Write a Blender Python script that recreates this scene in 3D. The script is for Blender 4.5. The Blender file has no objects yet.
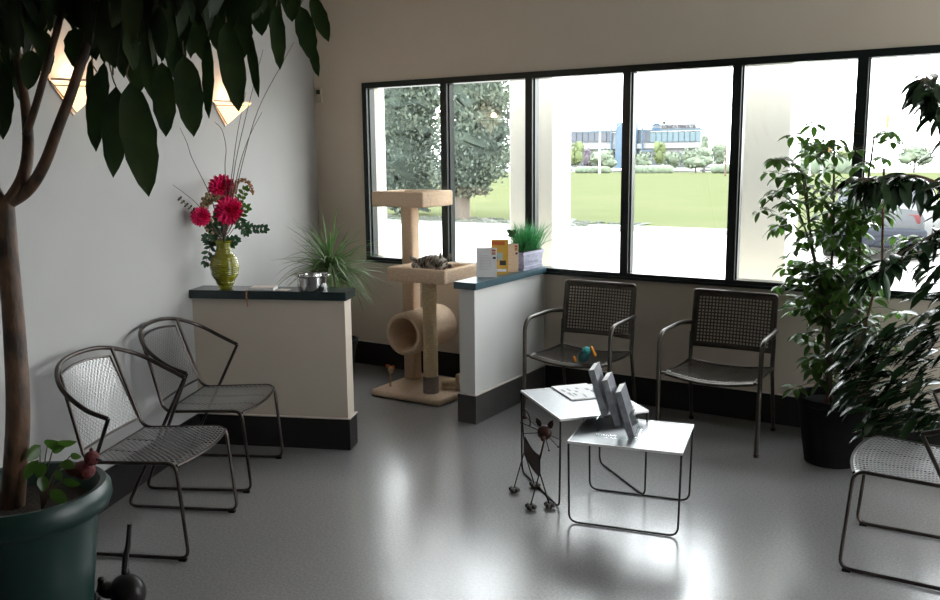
import bpy, bmesh, math, random
from mathutils import Vector, Matrix
random.seed(7)
PI = math.pi
sc = bpy.context.scene
COL = sc.collection
R = math.radians
# ------------------------------------------------------------------ camera geometry
F_PX, PIT, ROLL, YAW, HCAM = 878.8, .161768, .00985742, .558063, 1.72
LEFT_ANG = 1.40363333 + YAW
def _rz(v, a): c, s = math.cos(a), math.sin(a); return Vector((c*v[0]-s*v[1], s*v[0]+c*v[1], v[2]))
cp, sp, cr, sr = math.cos(PIT), math.sin(PIT), math.cos(ROLL), math.sin(ROLL)
_R = Vector((1, 0, 0)); _D = Vector((0, -sp, -cp))
CX = _rz(cr*_R + sr*_D, YAW); CD = _rz(-sr*_R + cr*_D, YAW); CF = _rz(Vector((0, cp, -sp)), YAW)
CAM = Vector((0, 0, HCAM))
def ray(u, v): return CX*(u-470) + CD*(v-300) + CF*F_PX
def atz(u, v, z): d = ray(u, v); return CAM + d*((z-HCAM)/d.z)
def aty(u, v, y): d = ray(u, v); return CAM + d*(y/d.y)
def atd(u, v, dist): d = ray(u, v); return CAM + d*(dist/F_PX)      # dist along the view axis
cam = bpy.data.cameras.new('camera'); co = bpy.data.objects.new('camera', cam); COL.objects.link(co)
m = Matrix.Identity(4)
for i in range(3): m[i][0] = CX[i]; m[i][1] = -CD[i]; m[i][2] = -CF[i]; m[i][3] = CAM[i]
co.matrix_world = m
cam.sensor_width = 36; cam.lens = F_PX/940*36; cam.clip_start = .05; cam.clip_end = 1000
sc.camera = co
LD = Vector((math.cos(LEFT_ANG), math.sin(LEFT_ANG), 0)); LN = Vector((LD.y, -LD.x, 0))   # along left wall / its inward normal
# ------------------------------------------------------------------ materials
def hexc(r, g, b):
    f = lambda c: (c/255/12.92) if c/255 <= .04045 else ((c/255+.055)/1.055)**2.4
    return (f(r), f(g), f(b), 1)
def mat(name, col, rough=.5, metal=0, col2=None, scale=20, bump=0, bscale=60, spec=.5, trans=0, coat=0, stretch=None, detail=3, ramp=(.35, .65), emit=None, estr=0, sss=0):
    m = bpy.data.materials.new(name); m.use_nodes = True
    nt = m.node_tree; b = nt.nodes['Principled BSDF']
    b.inputs['Base Color'].default_value = col; b.inputs['Roughness'].default_value = rough
    b.inputs['Metallic'].default_value = metal; b.inputs['Specular IOR Level'].default_value = spec
    b.inputs['Coat Weight'].default_value = coat; b.inputs['Transmission Weight'].default_value = trans
    tc = nt.nodes.new('ShaderNodeTexCoord'); src = tc.outputs['Object']
    if stretch:
        mp = nt.nodes.new('ShaderNodeMapping'); mp.inputs['Scale'].default_value = stretch
        nt.links.new(src, mp.inputs['Vector']); src = mp.outputs['Vector']
    n = nt.nodes.new('ShaderNodeTexNoise'); n.inputs['Scale'].default_value = scale; n.inputs['Detail'].default_value = detail
    nt.links.new(src, n.inputs['Vector'])
    r = nt.nodes.new('ShaderNodeValToRGB')
    c2 = col2 if col2 else tuple(min(1, c*.88) for c in col[:3])+(1,)
    r.color_ramp.elements[0].color = col; r.color_ramp.elements[1].color = c2
    r.color_ramp.elements[0].position, r.color_ramp.elements[1].position = ramp
    nt.links.new(n.outputs['Fac'], r.inputs['Fac']); nt.links.new(r.outputs['Color'], b.inputs['Base Color'])
    if bump:
        n2 = nt.nodes.new('ShaderNodeTexNoise'); n2.inputs['Scale'].default_value = bscale; n2.inputs['Detail'].default_value = 3
        nt.links.new(src, n2.inputs['Vector'])
        bp = nt.nodes.new('ShaderNodeBump'); bp.inputs['Strength'].default_value = bump; bp.inputs['Distance'].default_value = .01
        nt.links.new(n2.outputs['Fac'], bp.inputs['Height']); nt.links.new(bp.outputs['Normal'], b.inputs['Normal'])
    if emit:
        b.inputs['Emission Color'].default_value = emit; b.inputs['Emission Strength'].default_value = estr
    return m
def leafmat(name, c1, c2, rough=.35, tr=.3, scale=9):
    m = mat(name, c1, rough, 0, c2, scale)
    nt = m.node_tree; b = nt.nodes['Principled BSDF']; out = nt.nodes['Material Output']
    t = nt.nodes.new('ShaderNodeBsdfTranslucent'); t.inputs['Color'].default_value = tuple(min(1, c*1.6) for c in c1[:3])+(1,)
    mx = nt.nodes.new('ShaderNodeMixShader'); mx.inputs[0].default_value = tr
    nt.links.new(b.outputs[0], mx.inputs[1]); nt.links.new(t.outputs[0], mx.inputs[2]); nt.links.new(mx.outputs[0], out.inputs['Surface'])
    return m
M = {}
M['wall'] = mat('wall_paint', (.56, .49, .41, 1), .75, 0, (.545, .475, .395, 1), 3, .06, 220, .2)
M['dividershade'] = mat('shaded_divider_paint', (.47, .405, .335, 1), .75, 0, (.455, .39, .325, 1), 3)  # dim warm indoor light on the left divider put into its colour
M['divider'] = mat('divider_paint', (.52, .51, .495, 1), .6, 0, (.505, .495, .48, 1), 3)
M['wallleft'] = mat('left_wall_paint', (.385, .38, .375, 1), .7, 0, (.37, .365, .36, 1), 2.5, .06, 220, .25)
M['ceil'] = mat('ceiling_paint', (.34, .33, .31, 1), .8)
M['darkwall'] = mat('bounce_cut_paint', (.16, .14, .12, 1), .8)  # unseen right and rear walls, darkened to cut bounce light in the room
M['base'] = mat('shaded_rubber_baseboard', (.012, .011, .011, 1), .5, 0, (.009, .008, .008, 1), 9, spec=.3)  # shade contrast put into the colour, darker than the right divider's baseboard
M['baseb'] = mat('grey_rubber_baseboard', (.06, .056, .055, 1), .5, 0, (.045, .043, .042, 1), 9, spec=.3)
M['trim'] = mat('pale_edge_trim', (.6, .52, .48, 1), .4)
M['cap'] = mat('blue_grey_laminate', (.035, .075, .095, 1), .28, 0, (.028, .062, .08, 1), 30)
M['capshade'] = mat('shaded_cap_laminate', (.010, .020, .024, 1), .25, 0, (.008, .016, .019, 1), 30)  # shaded copy of the cap laminate, left divider's shade put into its colour
M['frame'] = mat('dark_window_frame', (.008, .013, .012, 1), .3, .3)
M['column'] = mat('painted_column', (.70, .715, .68, 1), .7, 0, (.68, .695, .66, 1), 2)
M['steel'] = mat('gunmetal_tube', (.04, .032, .029, 1), .3, .85, (.07, .055, .05, 1), 12)
M['meshsteel'] = mat('silver_mesh_metal', (.27, .27, .27, 1), .38, .8, (.28, .27, .27, 1), 12)
M['brownsteel'] = mat('bronze_metal', (.085, .072, .062, 1), .36, .75, (.055, .047, .04, 1), 12)
M['blackwire'] = mat('black_wire', (.02, .018, .017, 1), .4, .6)
M['tabletop'] = mat('grey_table_mesh', (.30, .305, .32, 1), .42, .7, (.25, .255, .27, 1), 160)
M['whiteedge'] = mat('pale_table_edge', (.7, .69, .68, 1), .35, .3)
M['carpet'] = mat('beige_carpet', (.84, .63, .46, 1), .95, 0, (.60, .44, .31, 1), 130, .9, 220, .1, detail=6)
M['carpetin'] = mat('inner_carpet', (.40, .30, .23, 1), .95, 0, (.3, .22, .16, 1), 130, .9, 220, .1)
M['greycarpet'] = mat('grey_carpet', (.33, .29, .27, 1), .95, 0, (.25, .21, .2, 1), 130, .9, 220, .1)
M['sisal'] = mat('sisal_rope', (.88, .70, .46, 1), .85, 0, (.68, .52, .32, 1), 30, .8, 120, .1, stretch=(1, 1, 9))
M['bark'] = mat('smooth_brown_bark', (.12, .06, .032, 1), .6, 0, (.03, .017, .011, 1), 18, .5, 40, stretch=(1, 1, .5))
M['greenpot'] = mat('green_plastic_pot', (.006, .027, .022, 1), .4, 0, (.005, .023, .019, 1), 6)
M['soil'] = mat('potting_soil', (.02, .014, .01, 1), .95, 0, (.04, .028, .02, 1), 60, 1, 90)
M['bigleaf'] = leafmat('large_tree_leaf', (.009, .022, .006, 1), (.028, .042, .009, 1), .5, .25)
M['darkleaf'] = leafmat('glossy_dark_leaf', (.012, .030, .012, 1), (.02, .042, .014, 1), .25, .12)
M['scheff'] = leafmat('bright_whorl_leaf', (.035, .085, .012, 1), (.08, .15, .018, 1), .32, .42)
M['dracleaf'] = leafmat('striped_strap_leaf', (.07, .15, .04, 1), (.26, .30, .17, 1), .35, .25, 14)
M['grassleaf'] = leafmat('bright_blade', (.03, .16, .05, 1), (.05, .23, .07, 1), .4, .3)
M['sprig'] = leafmat('sprig_leaf', (.025, .075, .035, 1), (.04, .11, .04, 1), .5, .2)
M['stem'] = mat('green_brown_stem', (.09, .06, .035, 1), .6)
M['cane'] = mat('reddish_cane', (.20, .07, .035, 1), .6)
M['shadepot'] = mat('shade_black_pot', (.006, .006, .006, 1), .8, spec=.15)  # shade around the floor pots put into this near-black colour
M['pink'] = mat('magenta_petals', (.80, .008, .13, 1), .55, 0, (.62, .006, .09, 1), 40)
M['cream'] = mat('cream_filler', (.42, .33, .2, 1), .8, 0, (.25, .2, .1, 1), 60)
M['tan'] = mat('tan_amaranth', (.45, .22, .1, 1), .8, 0, (.3, .15, .07, 1), 70, 1, 90)
M['redbird'] = mat('red_bird_felt', (.09, .006, .008, 1), .75, 0, (.09, .01, .01, 1), 40, .6, 90)
M['vase'] = mat('ribbed_olive_glass', (.30, .29, .02, 1), .2, 0, (.24, .23, .016, 1), 5, coat=.4, trans=.4)
M['chrome'] = mat('polished_steel', (.62, .61, .6, 1), .12, 1)
M['paper'] = mat('white_paper', (.72, .71, .72, 1), .6, 0, (.68, .67, .68, 1), 20)
M['paperpink'] = mat('cream_paper', (.72, .62, .56, 1), .6)
M['yellow'] = mat('mustard_print', (.62, .36, .05, 1), .45)
M['orangeprint'] = mat('orange_print', (.5, .10, .02, 1), .45)
M['ink'] = mat('grey_ink', (.34, .33, .36, 1), .6)
M['inkdark'] = mat('dark_ink', (.03, .025, .03, 1), .6)
M['inktan'] = mat('tan_ink', (.42, .2, .1, 1), .6)
M['inkblue'] = mat('pale_blue_ink', (.35, .45, .42, 1), .6)
M['planter'] = mat('lavender_planter', (.30, .30, .40, 1), .6, 0, (.22, .22, .31, 1), 25, .4, 60)
M['planterhi'] = mat('planter_relief', (.38, .38, .5, 1), .6)
M['mag'] = mat('grey_magazine', (.22, .22, .24, 1), .35, 0, (.13, .13, .15, 1), 25)
M['acrylic'] = None
M['teal'] = mat('teal_plush', (.01, .075, .075, 1), .8, 0, (.008, .05, .055, 1), 40)
M['tealhi'] = mat('aqua_plush', (.05, .38, .38, 1), .75)
M['orange'] = mat('orange_plush', (.75, .26, .01, 1), .7)
M['beigeplastic'] = mat('beige_plastic', (.45, .41, .33, 1), .5)
M['screen'] = mat('dark_screen', (.03, .04, .03, 1), .2)
M['sconcemetal'] = mat('sconce_metal', (.45, .36, .3, 1), .35, .5)
M['rust'] = mat('rusty_metal', (.05, .018, .012, 1), .5, .5, (.02, .01, .008, 1), 30)
M['hoof'] = mat('dark_metal_paw', (.035, .026, .022, 1), .5, .5)
M['white'] = mat('white_paint', (.75, .75, .74, 1), .5)
M['eyes'] = mat('dark_eye', (.01, .008, .006, 1), .2)
M['nose'] = mat('cat_nose', (.2, .08, .06, 1), .5)
# sconce shade: glowing glass
M['shade'] = mat('glowing_glass', (.9, .75, .55, 1), .4, emit=(1, .74, .40, 1), estr=1.5)
# cat fur : tabby stripes
def fur():
    m = mat('tabby_fur', (.46, .41, .36, 1), .9, 0, (.085, .06, .045, 1), 22, .6, 150, .1, stretch=(3, .8, 1.4), detail=5, ramp=(.42, .58))
    return m
M['fur'] = fur()
# floor
def floor_mat():
    m = bpy.data.materials.new('grey_vinyl_floor'); m.use_nodes = True; nt = m.node_tree; b = nt.nodes['Principled BSDF']
    tc = nt.nodes.new('ShaderNodeTexCoord')
    n = nt.nodes.new('ShaderNodeTexNoise'); n.inputs['Scale'].default_value = 90; n.inputs['Detail'].default_value = 4
    r = nt.nodes.new('ShaderNodeValToRGB'); r.color_ramp.elements[0].position = .4; r.color_ramp.elements[1].position = .62
    r.color_ramp.elements[0].color = (.20, .192, .188, 1); r.color_ramp.elements[1].color = (.25, .242, .238, 1)
    nt.links.new(tc.outputs['Object'], n.inputs['Vector']); nt.links.new(n.outputs['Fac'], r.inputs['Fac'])
    n3 = nt.nodes.new('ShaderNodeTexNoise'); n3.inputs['Scale'].default_value = 1.3; n3.inputs['Detail'].default_value = 5
    nt.links.new(tc.outputs['Object'], n3.inputs['Vector'])
    mx = nt.nodes.new('ShaderNodeMix'); mx.data_type = 'RGBA'; mx.blend_type = 'MULTIPLY'; mx.inputs[0].default_value = .12
    nt.links.new(r.outputs['Color'], mx.inputs[6]); nt.links.new(n3.outputs['Fac'], mx.inputs[7]); nt.links.new(mx.outputs[2], b.inputs['Base Color'])
    mr = nt.nodes.new('ShaderNodeMapRange'); mr.inputs[3].default_value = .20; mr.inputs[4].default_value = .28
    nt.links.new(n3.outputs['Fac'], mr.inputs[0]); nt.links.new(mr.outputs[0], b.inputs['Roughness'])
    b.inputs['Specular IOR Level'].default_value = 1.0; b.inputs['IOR'].default_value = 1.6
    n2 = nt.nodes.new('ShaderNodeTexNoise'); n2.inputs['Scale'].default_value = 9; n2.inputs['Detail'].default_value = 2
    nt.links.new(tc.outputs['Object'], n2.inputs['Vector'])
    bp = nt.nodes.new('ShaderNodeBump'); bp.inputs['Strength'].default_value = .10; bp.inputs['Distance'].default_value = .01
    nt.links.new(n2.outputs['Fac'], bp.inputs['Height']); nt.links.new(bp.outputs['Normal'], b.inputs['Normal'])
    return m
M['floor'] = floor_mat()
def glass_mat():
    m = bpy.data.materials.new('window_glass'); m.use_nodes = True; nt = m.node_tree; nt.nodes.clear()
    out = nt.nodes.new('ShaderNodeOutputMaterial'); t = nt.nodes.new('ShaderNodeBsdfTransparent'); g = nt.nodes.new('ShaderNodeBsdfGlossy')
    t.inputs['Color'].default_value = (.97, .985, .98, 1); g.inputs['Roughness'].default_value = .01
    fr = nt.nodes.new('ShaderNodeFresnel'); fr.inputs['IOR'].default_value = 1.5; ge = nt.nodes.new('ShaderNodeNewGeometry'); mr = nt.nodes.new('ShaderNodeMapRange'); mr.inputs[3].default_value = 1.5; mr.inputs[4].default_value = 1/1.5; nt.links.new(ge.outputs['Backfacing'], mr.inputs[0]); nt.links.new(mr.outputs[0], fr.inputs['IOR']); mx = nt.nodes.new('ShaderNodeMixShader')
    nt.links.new(fr.outputs[0], mx.inputs[0]); nt.links.new(t.outputs[0], mx.inputs[1]); nt.links.new(g.outputs[0], mx.inputs[2]); nt.links.new(mx.outputs[0], out.inputs['Surface'])
    return m
M['glass'] = glass_mat(); M['acrylic'] = M['glass'].copy(); M['acrylic'].name = 'clear_acrylic'
# exterior
M['paving'] = mat('pale_paving', (.36, .34, .32, 1), .85, 0, (.32, .30, .28, 1), .6)
M['gravel'] = mat('pale_gravel', (.05, .05, .042, 1), .9, 0, (.02, .03, .012, 1), 3, 1, 12)
M['lawn'] = mat('lawn_grass', (.081, .086, .046, 1), .95, 0, (.071, .08, .039, 1), .25, .3, 8, 0, detail=6)  # pale veil of haze put into the grass colour
M['kerb'] = mat('kerb_concrete', (.2, .2, .19, 1), .9)
M['poplar'] = leafmat('poplar_leaf', (.048, .064, .052, 1), (.105, .13, .088, 1), .6, .2, .7)
M['poplarcore'] = mat('poplar_shade_leaf', (.025, .038, .03, 1), .9, 0, (.035, .05, .035, 1), 3, 1, 4)  # inner crown shade put into a darker leaf colour
M['trunk'] = mat('grey_trunk', (.09, .075, .06, 1), .9)
M['fartree'] = mat('hazy_tree', (.115, .135, .09, 1), .95, 0, (.09, .115, .08, 1), .8, 1, 1.2)  # distance haze put into the pale crown colours
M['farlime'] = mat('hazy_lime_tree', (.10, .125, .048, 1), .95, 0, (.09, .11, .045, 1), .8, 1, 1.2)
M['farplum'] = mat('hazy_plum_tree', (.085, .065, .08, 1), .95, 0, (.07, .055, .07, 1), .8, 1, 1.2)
M['bwhite'] = mat('white_cladding', (.2, .2, .205, 1), .6)  # pale colours of the far building stand in for distance haze
M['bblue'] = mat('blue_steel', (.055, .095, .14, 1), .5)
M['bglass'] = mat('blue_office_glass', (.07, .11, .13, 1), .35)
M['bglass2'] = mat('grey_office_glass', (.055, .062, .08, 1), .35)
M['bmull'] = mat('office_mullion', (.05, .075, .1, 1), .5)
M['signwhite'] = mat('sign_board_white', (.24, .24, .245, 1), .8, spec=.1)
M['signred'] = mat('sign_letter', (.012, .009, .02, 1), .5)
M['logoblue'] = mat('logo_blue', (.008, .05, .11, 1), .5)
M['carpaint'] = mat('silver_car_paint', (.05, .052, .056, 1), .5, 0, spec=.25)
M['carglass'] = mat('dark_car_glass', (.03, .034, .04, 1), .5, spec=.2)
M['carbumper'] = mat('dark_blue_grey_bumper', (.016, .018, .026, 1), .6, spec=.2)
M['tail'] = mat('tail_light', (.08, .02, .02, 1), .5, spec=.2)
M['tyre'] = mat('tyre_rubber', (.02, .02, .02, 1), .8)
M['signal'] = mat('signal_yellow', (.5, .26, .04, 1), .5)
M['pole'] = mat('galvanised_pole', (.28, .30, .34, 1), .5, .3)
M['whitepole'] = mat('white_pole', (.4, .4, .42, 1), .5)
M['asphalt'] = mat('pale_asphalt', (.25, .25, .25, 1), .9)

# ------------------------------------------------------------------ object helpers
def thing(name, label, cat, loc=(0, 0, 0), rz=0, group=None):
    o = bpy.data.objects.new(name, None); COL.objects.link(o); o.empty_display_size = .1
    o.location = loc; o.rotation_euler = (0, 0, rz); o['label'] = label; o['category'] = cat
    if group: o['group'] = group
    return o
def tag(o, label, cat, group=None, kind=None):
    o['label'] = label; o['category'] = cat
    if group: o['group'] = group
    if kind: o['kind'] = kind
    return o
def basis(o):
    m_ = Matrix.Translation(o.location) @ o.rotation_euler.to_matrix().to_4x4()
    return (basis(o.parent) @ m_) if o.parent else m_
def link(name, bm, mt, parent=None, world=False, smooth=True, loc=None, rz=0, ang=40):
    """link bm as ONE mesh object; world=True: bm was built in world coordinates"""
    if parent and world: bm.transform(basis(parent).inverted())
    if not parent and loc is not None and world:
        bm.transform((Matrix.Translation(loc) @ Matrix.Rotation(rz, 4, 'Z')).inverted())
    me = bpy.data.meshes.new(name); bmesh.ops.recalc_face_normals(bm, faces=bm.faces) if not getattr(bm, '_keep', False) else None
    bm.to_mesh(me); bm.free()
    if isinstance(mt, (list, tuple)):
        for q in mt: me.materials.append(q)
    else: me.materials.append(mt)
    if smooth:
        me.shade_smooth()
        try: me.set_sharp_from_angle(angle=R(ang))
        except Exception: pass
    o = bpy.data.objects.new(name, me); COL.objects.link(o)
    if parent: o.parent = parent
    elif loc is not None: o.location = loc; o.rotation_euler = (0, 0, rz)
    return o
def struct(name, bm, mt, parent=None, smooth=False, **k):
    o = link(name, bm, mt, parent, smooth=smooth, **k)
    if not parent: o['kind'] = 'structure'
    return o
def copy_tree(o, parent=None):
    c = o.copy(); COL.objects.link(c)
    if parent: c.parent = parent
    for ch in [x for x in bpy.data.objects if x.parent == o]: copy_tree(ch, c)
    return c
NB = bmesh.new
def box(bm, x0, x1, y0, y1, z0, z1, mi=0, M4=None, bev=0):
    v = [bm.verts.new(p) for p in ((x0, y0, z0), (x1, y0, z0), (x1, y1, z0), (x0, y1, z0), (x0, y0, z1), (x1, y0, z1), (x1, y1, z1), (x0, y1, z1))]
    fs = [bm.faces.new([v[i] for i in q]) for q in ((0, 3, 2, 1), (4, 5, 6, 7), (0, 1, 5, 4), (1, 2, 6, 5), (2, 3, 7, 6), (3, 0, 4, 7))]
    for f in fs: f.material_index = mi
    if bev:
        es = list({e for f in fs for e in f.edges})
        r_ = bmesh.ops.bevel(bm, geom=es, offset=bev, segments=3, profile=.5, affect='EDGES', clamp_overlap=True)
        v = list({x for f in r_['faces'] for x in f.verts} | {x for x in v if x.is_valid})
        for f in r_['faces']: f.material_index = mi
    if M4: bmesh.ops.transform(bm, matrix=M4, verts=v)
    return v
def prism(bm, poly, z0, z1, mi=0):
    a = [bm.verts.new((p[0], p[1], z0)) for p in poly]; b = [bm.verts.new((p[0], p[1], z1)) for p in poly]
    n = len(poly)
    fs = [bm.faces.new(a[::-1]), bm.faces.new(b)] + [bm.faces.new((a[i], a[(i+1) % n], b[(i+1) % n], b[i])) for i in range(n)]
    for f in fs: f.material_index = mi
def fillet(pts, r, n=5, closed=False):
    pts = [Vector(p) for p in pts]; out = []
    N = len(pts)
    for i, p in enumerate(pts):
        if not closed and i in (0, N-1): out.append(p); continue
        a = pts[i-1]; b = pts[(i+1) % N]
        d1 = (a-p); d2 = (b-p); l = min(r, d1.length*.45, d2.length*.45)
        s = p + d1.normalized()*l; e = p + d2.normalized()*l
        for k in range(n+1):
            t = k/n; out.append(s*(1-t)**2 + p*2*t*(1-t) + e*t*t)
    return out
def catmull(pts, n=6):
    P = [Vector(p) for p in pts]; P = [P[0]*2-P[1]] + P + [P[-1]*2-P[-2]]; out = []
    for i in range(1, len(P)-2):
        for k in range(n):
            t = k/n; a, b, c, d = P[i-1], P[i], P[i+1], P[i+2]
            out.append(.5*((2*b)+(c-a)*t+(2*a-5*b+4*c-d)*t*t+(3*b-a-3*c+d)*t**3))
    out.append(P[-2]); return out
def tube(bm, pts, r, seg=8, closed=False, mi=0, cap=True):
    pts = [Vector(p) for p in pts]; n = len(pts)
    rad = r if isinstance(r, (list, tuple)) else [r]*n
    if len(rad) != n: rad = [rad[0] + (rad[-1]-rad[0])*i/(n-1) for i in range(n)]
    rings = []; nrm = None
    for i, p in enumerate(pts):
        if closed: t = pts[(i+1) % n]-pts[i-1]
        else: t = pts[min(i+1, n-1)]-pts[max(i-1, 0)]
        if t.length < 1e-9: t = Vector((0, 0, 1))
        t.normalize()
        if nrm is None: nrm = t.orthogonal().normalized()
        nrm = (nrm - t*nrm.dot(t))
        nrm = nrm.normalized() if nrm.length > 1e-6 else t.orthogonal().normalized()
        b = t.cross(nrm)
        rings.append([bm.verts.new(p + (nrm*math.cos(2*PI*k/seg)+b*math.sin(2*PI*k/seg))*rad[i]) for k in range(seg)])
    m_ = n if closed else n-1
    for i in range(m_):
        A, B = rings[i], rings[(i+1) % n]
        for k in range(seg): bm.faces.new((A[k], A[(k+1) % seg], B[(k+1) % seg], B[k])).material_index = mi
    if not closed and cap:
        bm.faces.new(rings[0][::-1]).material_index = mi; bm.faces.new(rings[-1]).material_index = mi
def lathe(bm, prof, seg=32, c=(0, 0, 0), mi=0, fn=None):
    rings = []
    for (r, z) in prof:
        if r < 1e-5: rings.append([bm.verts.new((c[0], c[1], c[2]+z))])
        else: rings.append([bm.verts.new((c[0]+r*math.cos(2*PI*k/seg), c[1]+r*math.sin(2*PI*k/seg), c[2]+z)) for k in range(seg)])
    for a, b in zip(rings, rings[1:]):
        for k in range(seg):
            k2 = (k+1) % seg
            if len(a) == 1 and len(b) == 1: continue
            if len(a) == 1: f = bm.faces.new((a[0], b[k2], b[k]))
            elif len(b) == 1: f = bm.faces.new((a[k], a[k2], b[0]))
            else: f = bm.faces.new((a[k], a[k2], b[k2], b[k]))
            f.material_index = mi
def ball(bm, c, r, sub=2, mi=0, sc3=(1, 1, 1), noise=0, rot=None):
    res = bmesh.ops.create_icosphere(bm, subdivisions=sub, radius=1)
    for v in res['verts']:
        k = 1 + (random.uniform(-noise, noise) if noise else 0)
        p = Vector((v.co.x*r*sc3[0]*k, v.co.y*r*sc3[1]*k, v.co.z*r*sc3[2]*k))
        if rot: p = rot @ p
        v.co = p + Vector(c)
    for v in res['verts']:
        for f in v.link_faces: f.material_index = mi
def leaf(bm, p, d, L, W, up=Vector((0, 0, 1)), droop=.3, seg=5, fold=.15, wav=0, shape=None, mi=0):
    """one leaf blade: starts at p, heads along d, bends down by droop"""
    d = Vector(d).normalized(); s = d.cross(up)
    s = s.normalized() if s.length > 1e-4 else d.orthogonal().normalized()
    rows = []; q = Vector(p); dd = d.copy()
    for i in range(seg+1):
        t = i/seg
        w = W*.5*(math.sin(PI*min(1, t**.85))**.8 if 0 < t < 1 else 0) if shape is None else W*.5*shape(t)
        n = s.cross(dd).normalized(); off = n*(fold*w) + n*(wav*W*math.sin(t*9))
        if w < 1e-5: rows.append([bm.verts.new(q)])
        else: rows.append([bm.verts.new(q - s*w + off), bm.verts.new(q), bm.verts.new(q + s*w + off)])
        q = q + dd*(L/seg); dd = (dd + Vector((0, 0, -1))*(droop/seg)).normalized()
    for a, b in zip(rows, rows[1:]):
        if len(a) == 1 and len(b) == 3: fs = [(a[0], b[1], b[0]), (a[0], b[2], b[1])]
        elif len(a) == 3 and len(b) == 1: fs = [(a[0], a[1], b[0]), (a[1], a[2], b[0])]
        elif len(a) == 3: fs = [(a[0], a[1], b[1], b[0]), (a[1], a[2], b[2], b[1])]
        else: continue
        for f in fs: bm.faces.new(f).material_index = mi
def rv(a=1): return Vector((random.uniform(-a, a), random.uniform(-a, a), random.uniform(-a, a)))

# ------------------------------------------------------------------ room shell
YB = 5.68                                  # inner face of the window wall
L0 = Vector((-3.72, 2.45, 0))
def on_left(y): return L0 + LD*((y-L0.y)/LD.y)
CORN = on_left(YB); REAR = on_left(-2.0)
ZC = 3.05; XR = 1.6
bm = NB(); prism(bm, [(REAR.x, REAR.y), (XR, -2.0), (XR, YB), (CORN.x, CORN.y)], -.12, 0); struct('floor', bm, M['floor'])
bm = NB(); prism(bm, [(REAR.x-.3, REAR.y), (XR, -2.0), (XR, YB+.25), (CORN.x-.3, YB+.25)], ZC, ZC+.1); struct('ceiling', bm, M['ceil'])
WZ0, WZ1, WX0, WX1 = .885, 2.308, -4.535, 1.36
bm = NB()
box(bm, CORN.x-.3, XR+.2, YB, YB+.2, -.2, WZ0); box(bm, CORN.x-.3, XR+.2, YB, YB+.2, WZ1, ZC+.1)
box(bm, CORN.x-.3, WX0, YB, YB+.2, WZ0, WZ1); box(bm, WX1, XR+.2, YB, YB+.2, WZ0, WZ1)
struct('wall_back', bm, M['wall'])
bm = NB(); o_ = LN*-.15
e = CORN + LD*.05
prism(bm, [(REAR.x, REAR.y), (CORN.x, CORN.y), (CORN.x+o_.x-.06, CORN.y+o_.y), (REAR.x+o_.x, REAR.y+o_.y)], -.2, ZC+.1); struct('wall_left', bm, M['wallleft'])
RW = (2.8, 4.6, .05, 2.9)
bm = NB(); box(bm, XR, XR+.15, -2.0, YB, -.2, RW[2]); box(bm, XR, XR+.15, -2.0, YB, RW[3], ZC+.1); box(bm, XR, XR+.15, -2.0, RW[0], RW[2], RW[3]); box(bm, XR, XR+.15, RW[1], YB, RW[2], RW[3]); struct('wall_right', bm, M['darkwall'])
bm = NB(); box(bm, REAR.x-.3, XR+.15, -2.15, -2.0, -.2, ZC+.1); struct('wall_rear', bm, M['darkwall'])
# half walls
AH, CAPT = .905, .05
NA = Vector((math.cos(LEFT_ANG-PI/2), math.sin(LEFT_ANG-PI/2), 0)) # = inward normal
A1 = Vector((-3.265, 3.885, 0)); adir = LN
alen = (A1-L0).dot(LN)
A0 = A1 - adir*alen; athk = .145
def quad(p, d, n, l0, l1, w0, w1): return [tuple((p+d*a+n*b)[:2]) for a, b in ((l0, w0), (l1, w0), (l1, w1), (l0, w1))]
bm = NB(); prism(bm, quad(A0, adir, LD, 0, alen-.02, .012, athk-.012), 0, AH); ha = struct('wall_divider_left', bm, M['dividershade'])
bm = NB(); prism(bm, quad(A0, adir, LD, .002, alen-.008, 0, .012), 0, .19); prism(bm, quad(A0, adir, LD, alen-.02, alen-.008, .012, athk), 0, .19); prism(bm, quad(A0, adir, LD, .002, alen-.02, athk-.012, athk), 0, .19)
link('baseboard', bm, M['base'], ha, smooth=False)
bm = NB(); prism(bm, quad(A0, adir, LD, .002, alen-.002, -.008, .012), .19, .196); prism(bm, quad(A0, adir, LD, alen-.02, alen-.002, .012, athk), .19, .196)
link('edge_trim', bm, M['trim'], ha, smooth=False)
bm = NB(); prism(bm, quad(A0, adir, LD, .002, alen+.0, -.025, athk+.02), AH, AH+CAPT); link('cap', bm, M['capshade'], ha, smooth=False)
BX0, BX1, BY0, BY1 = -3.03, -2.89, 4.69, YB-.002
bm = NB(); box(bm, BX0+.012, BX1-.012, BY0+.012, BY1, 0, .885); hb = struct('wall_divider_right', bm, M['divider'])
bm = NB(); box(bm, BX0, BX1, BY0, BY0+.012, 0, .19); box(bm, BX1-.012, BX1, BY0+.012, BY1-.012, 0, .19); box(bm, BX0, BX0+.012, BY0+.012, BY1-.012, 0, .19); link('baseboard', bm, M['baseb'], hb, smooth=False)
bm = NB(); box(bm, BX0, BX1+.006, BY0-.006, BY0+.012, .19, .196); box(bm, BX1-.012, BX1+.006, BY0+.012, BY1-.012, .19, .196); link('edge_trim', bm, M['trim'], hb, smooth=False)
bm = NB(); box(bm, BX0-.012, BX1+.014, BY0-.014, BY1, .885, .93); link('cap', bm, M['cap'], hb, smooth=False)
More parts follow.
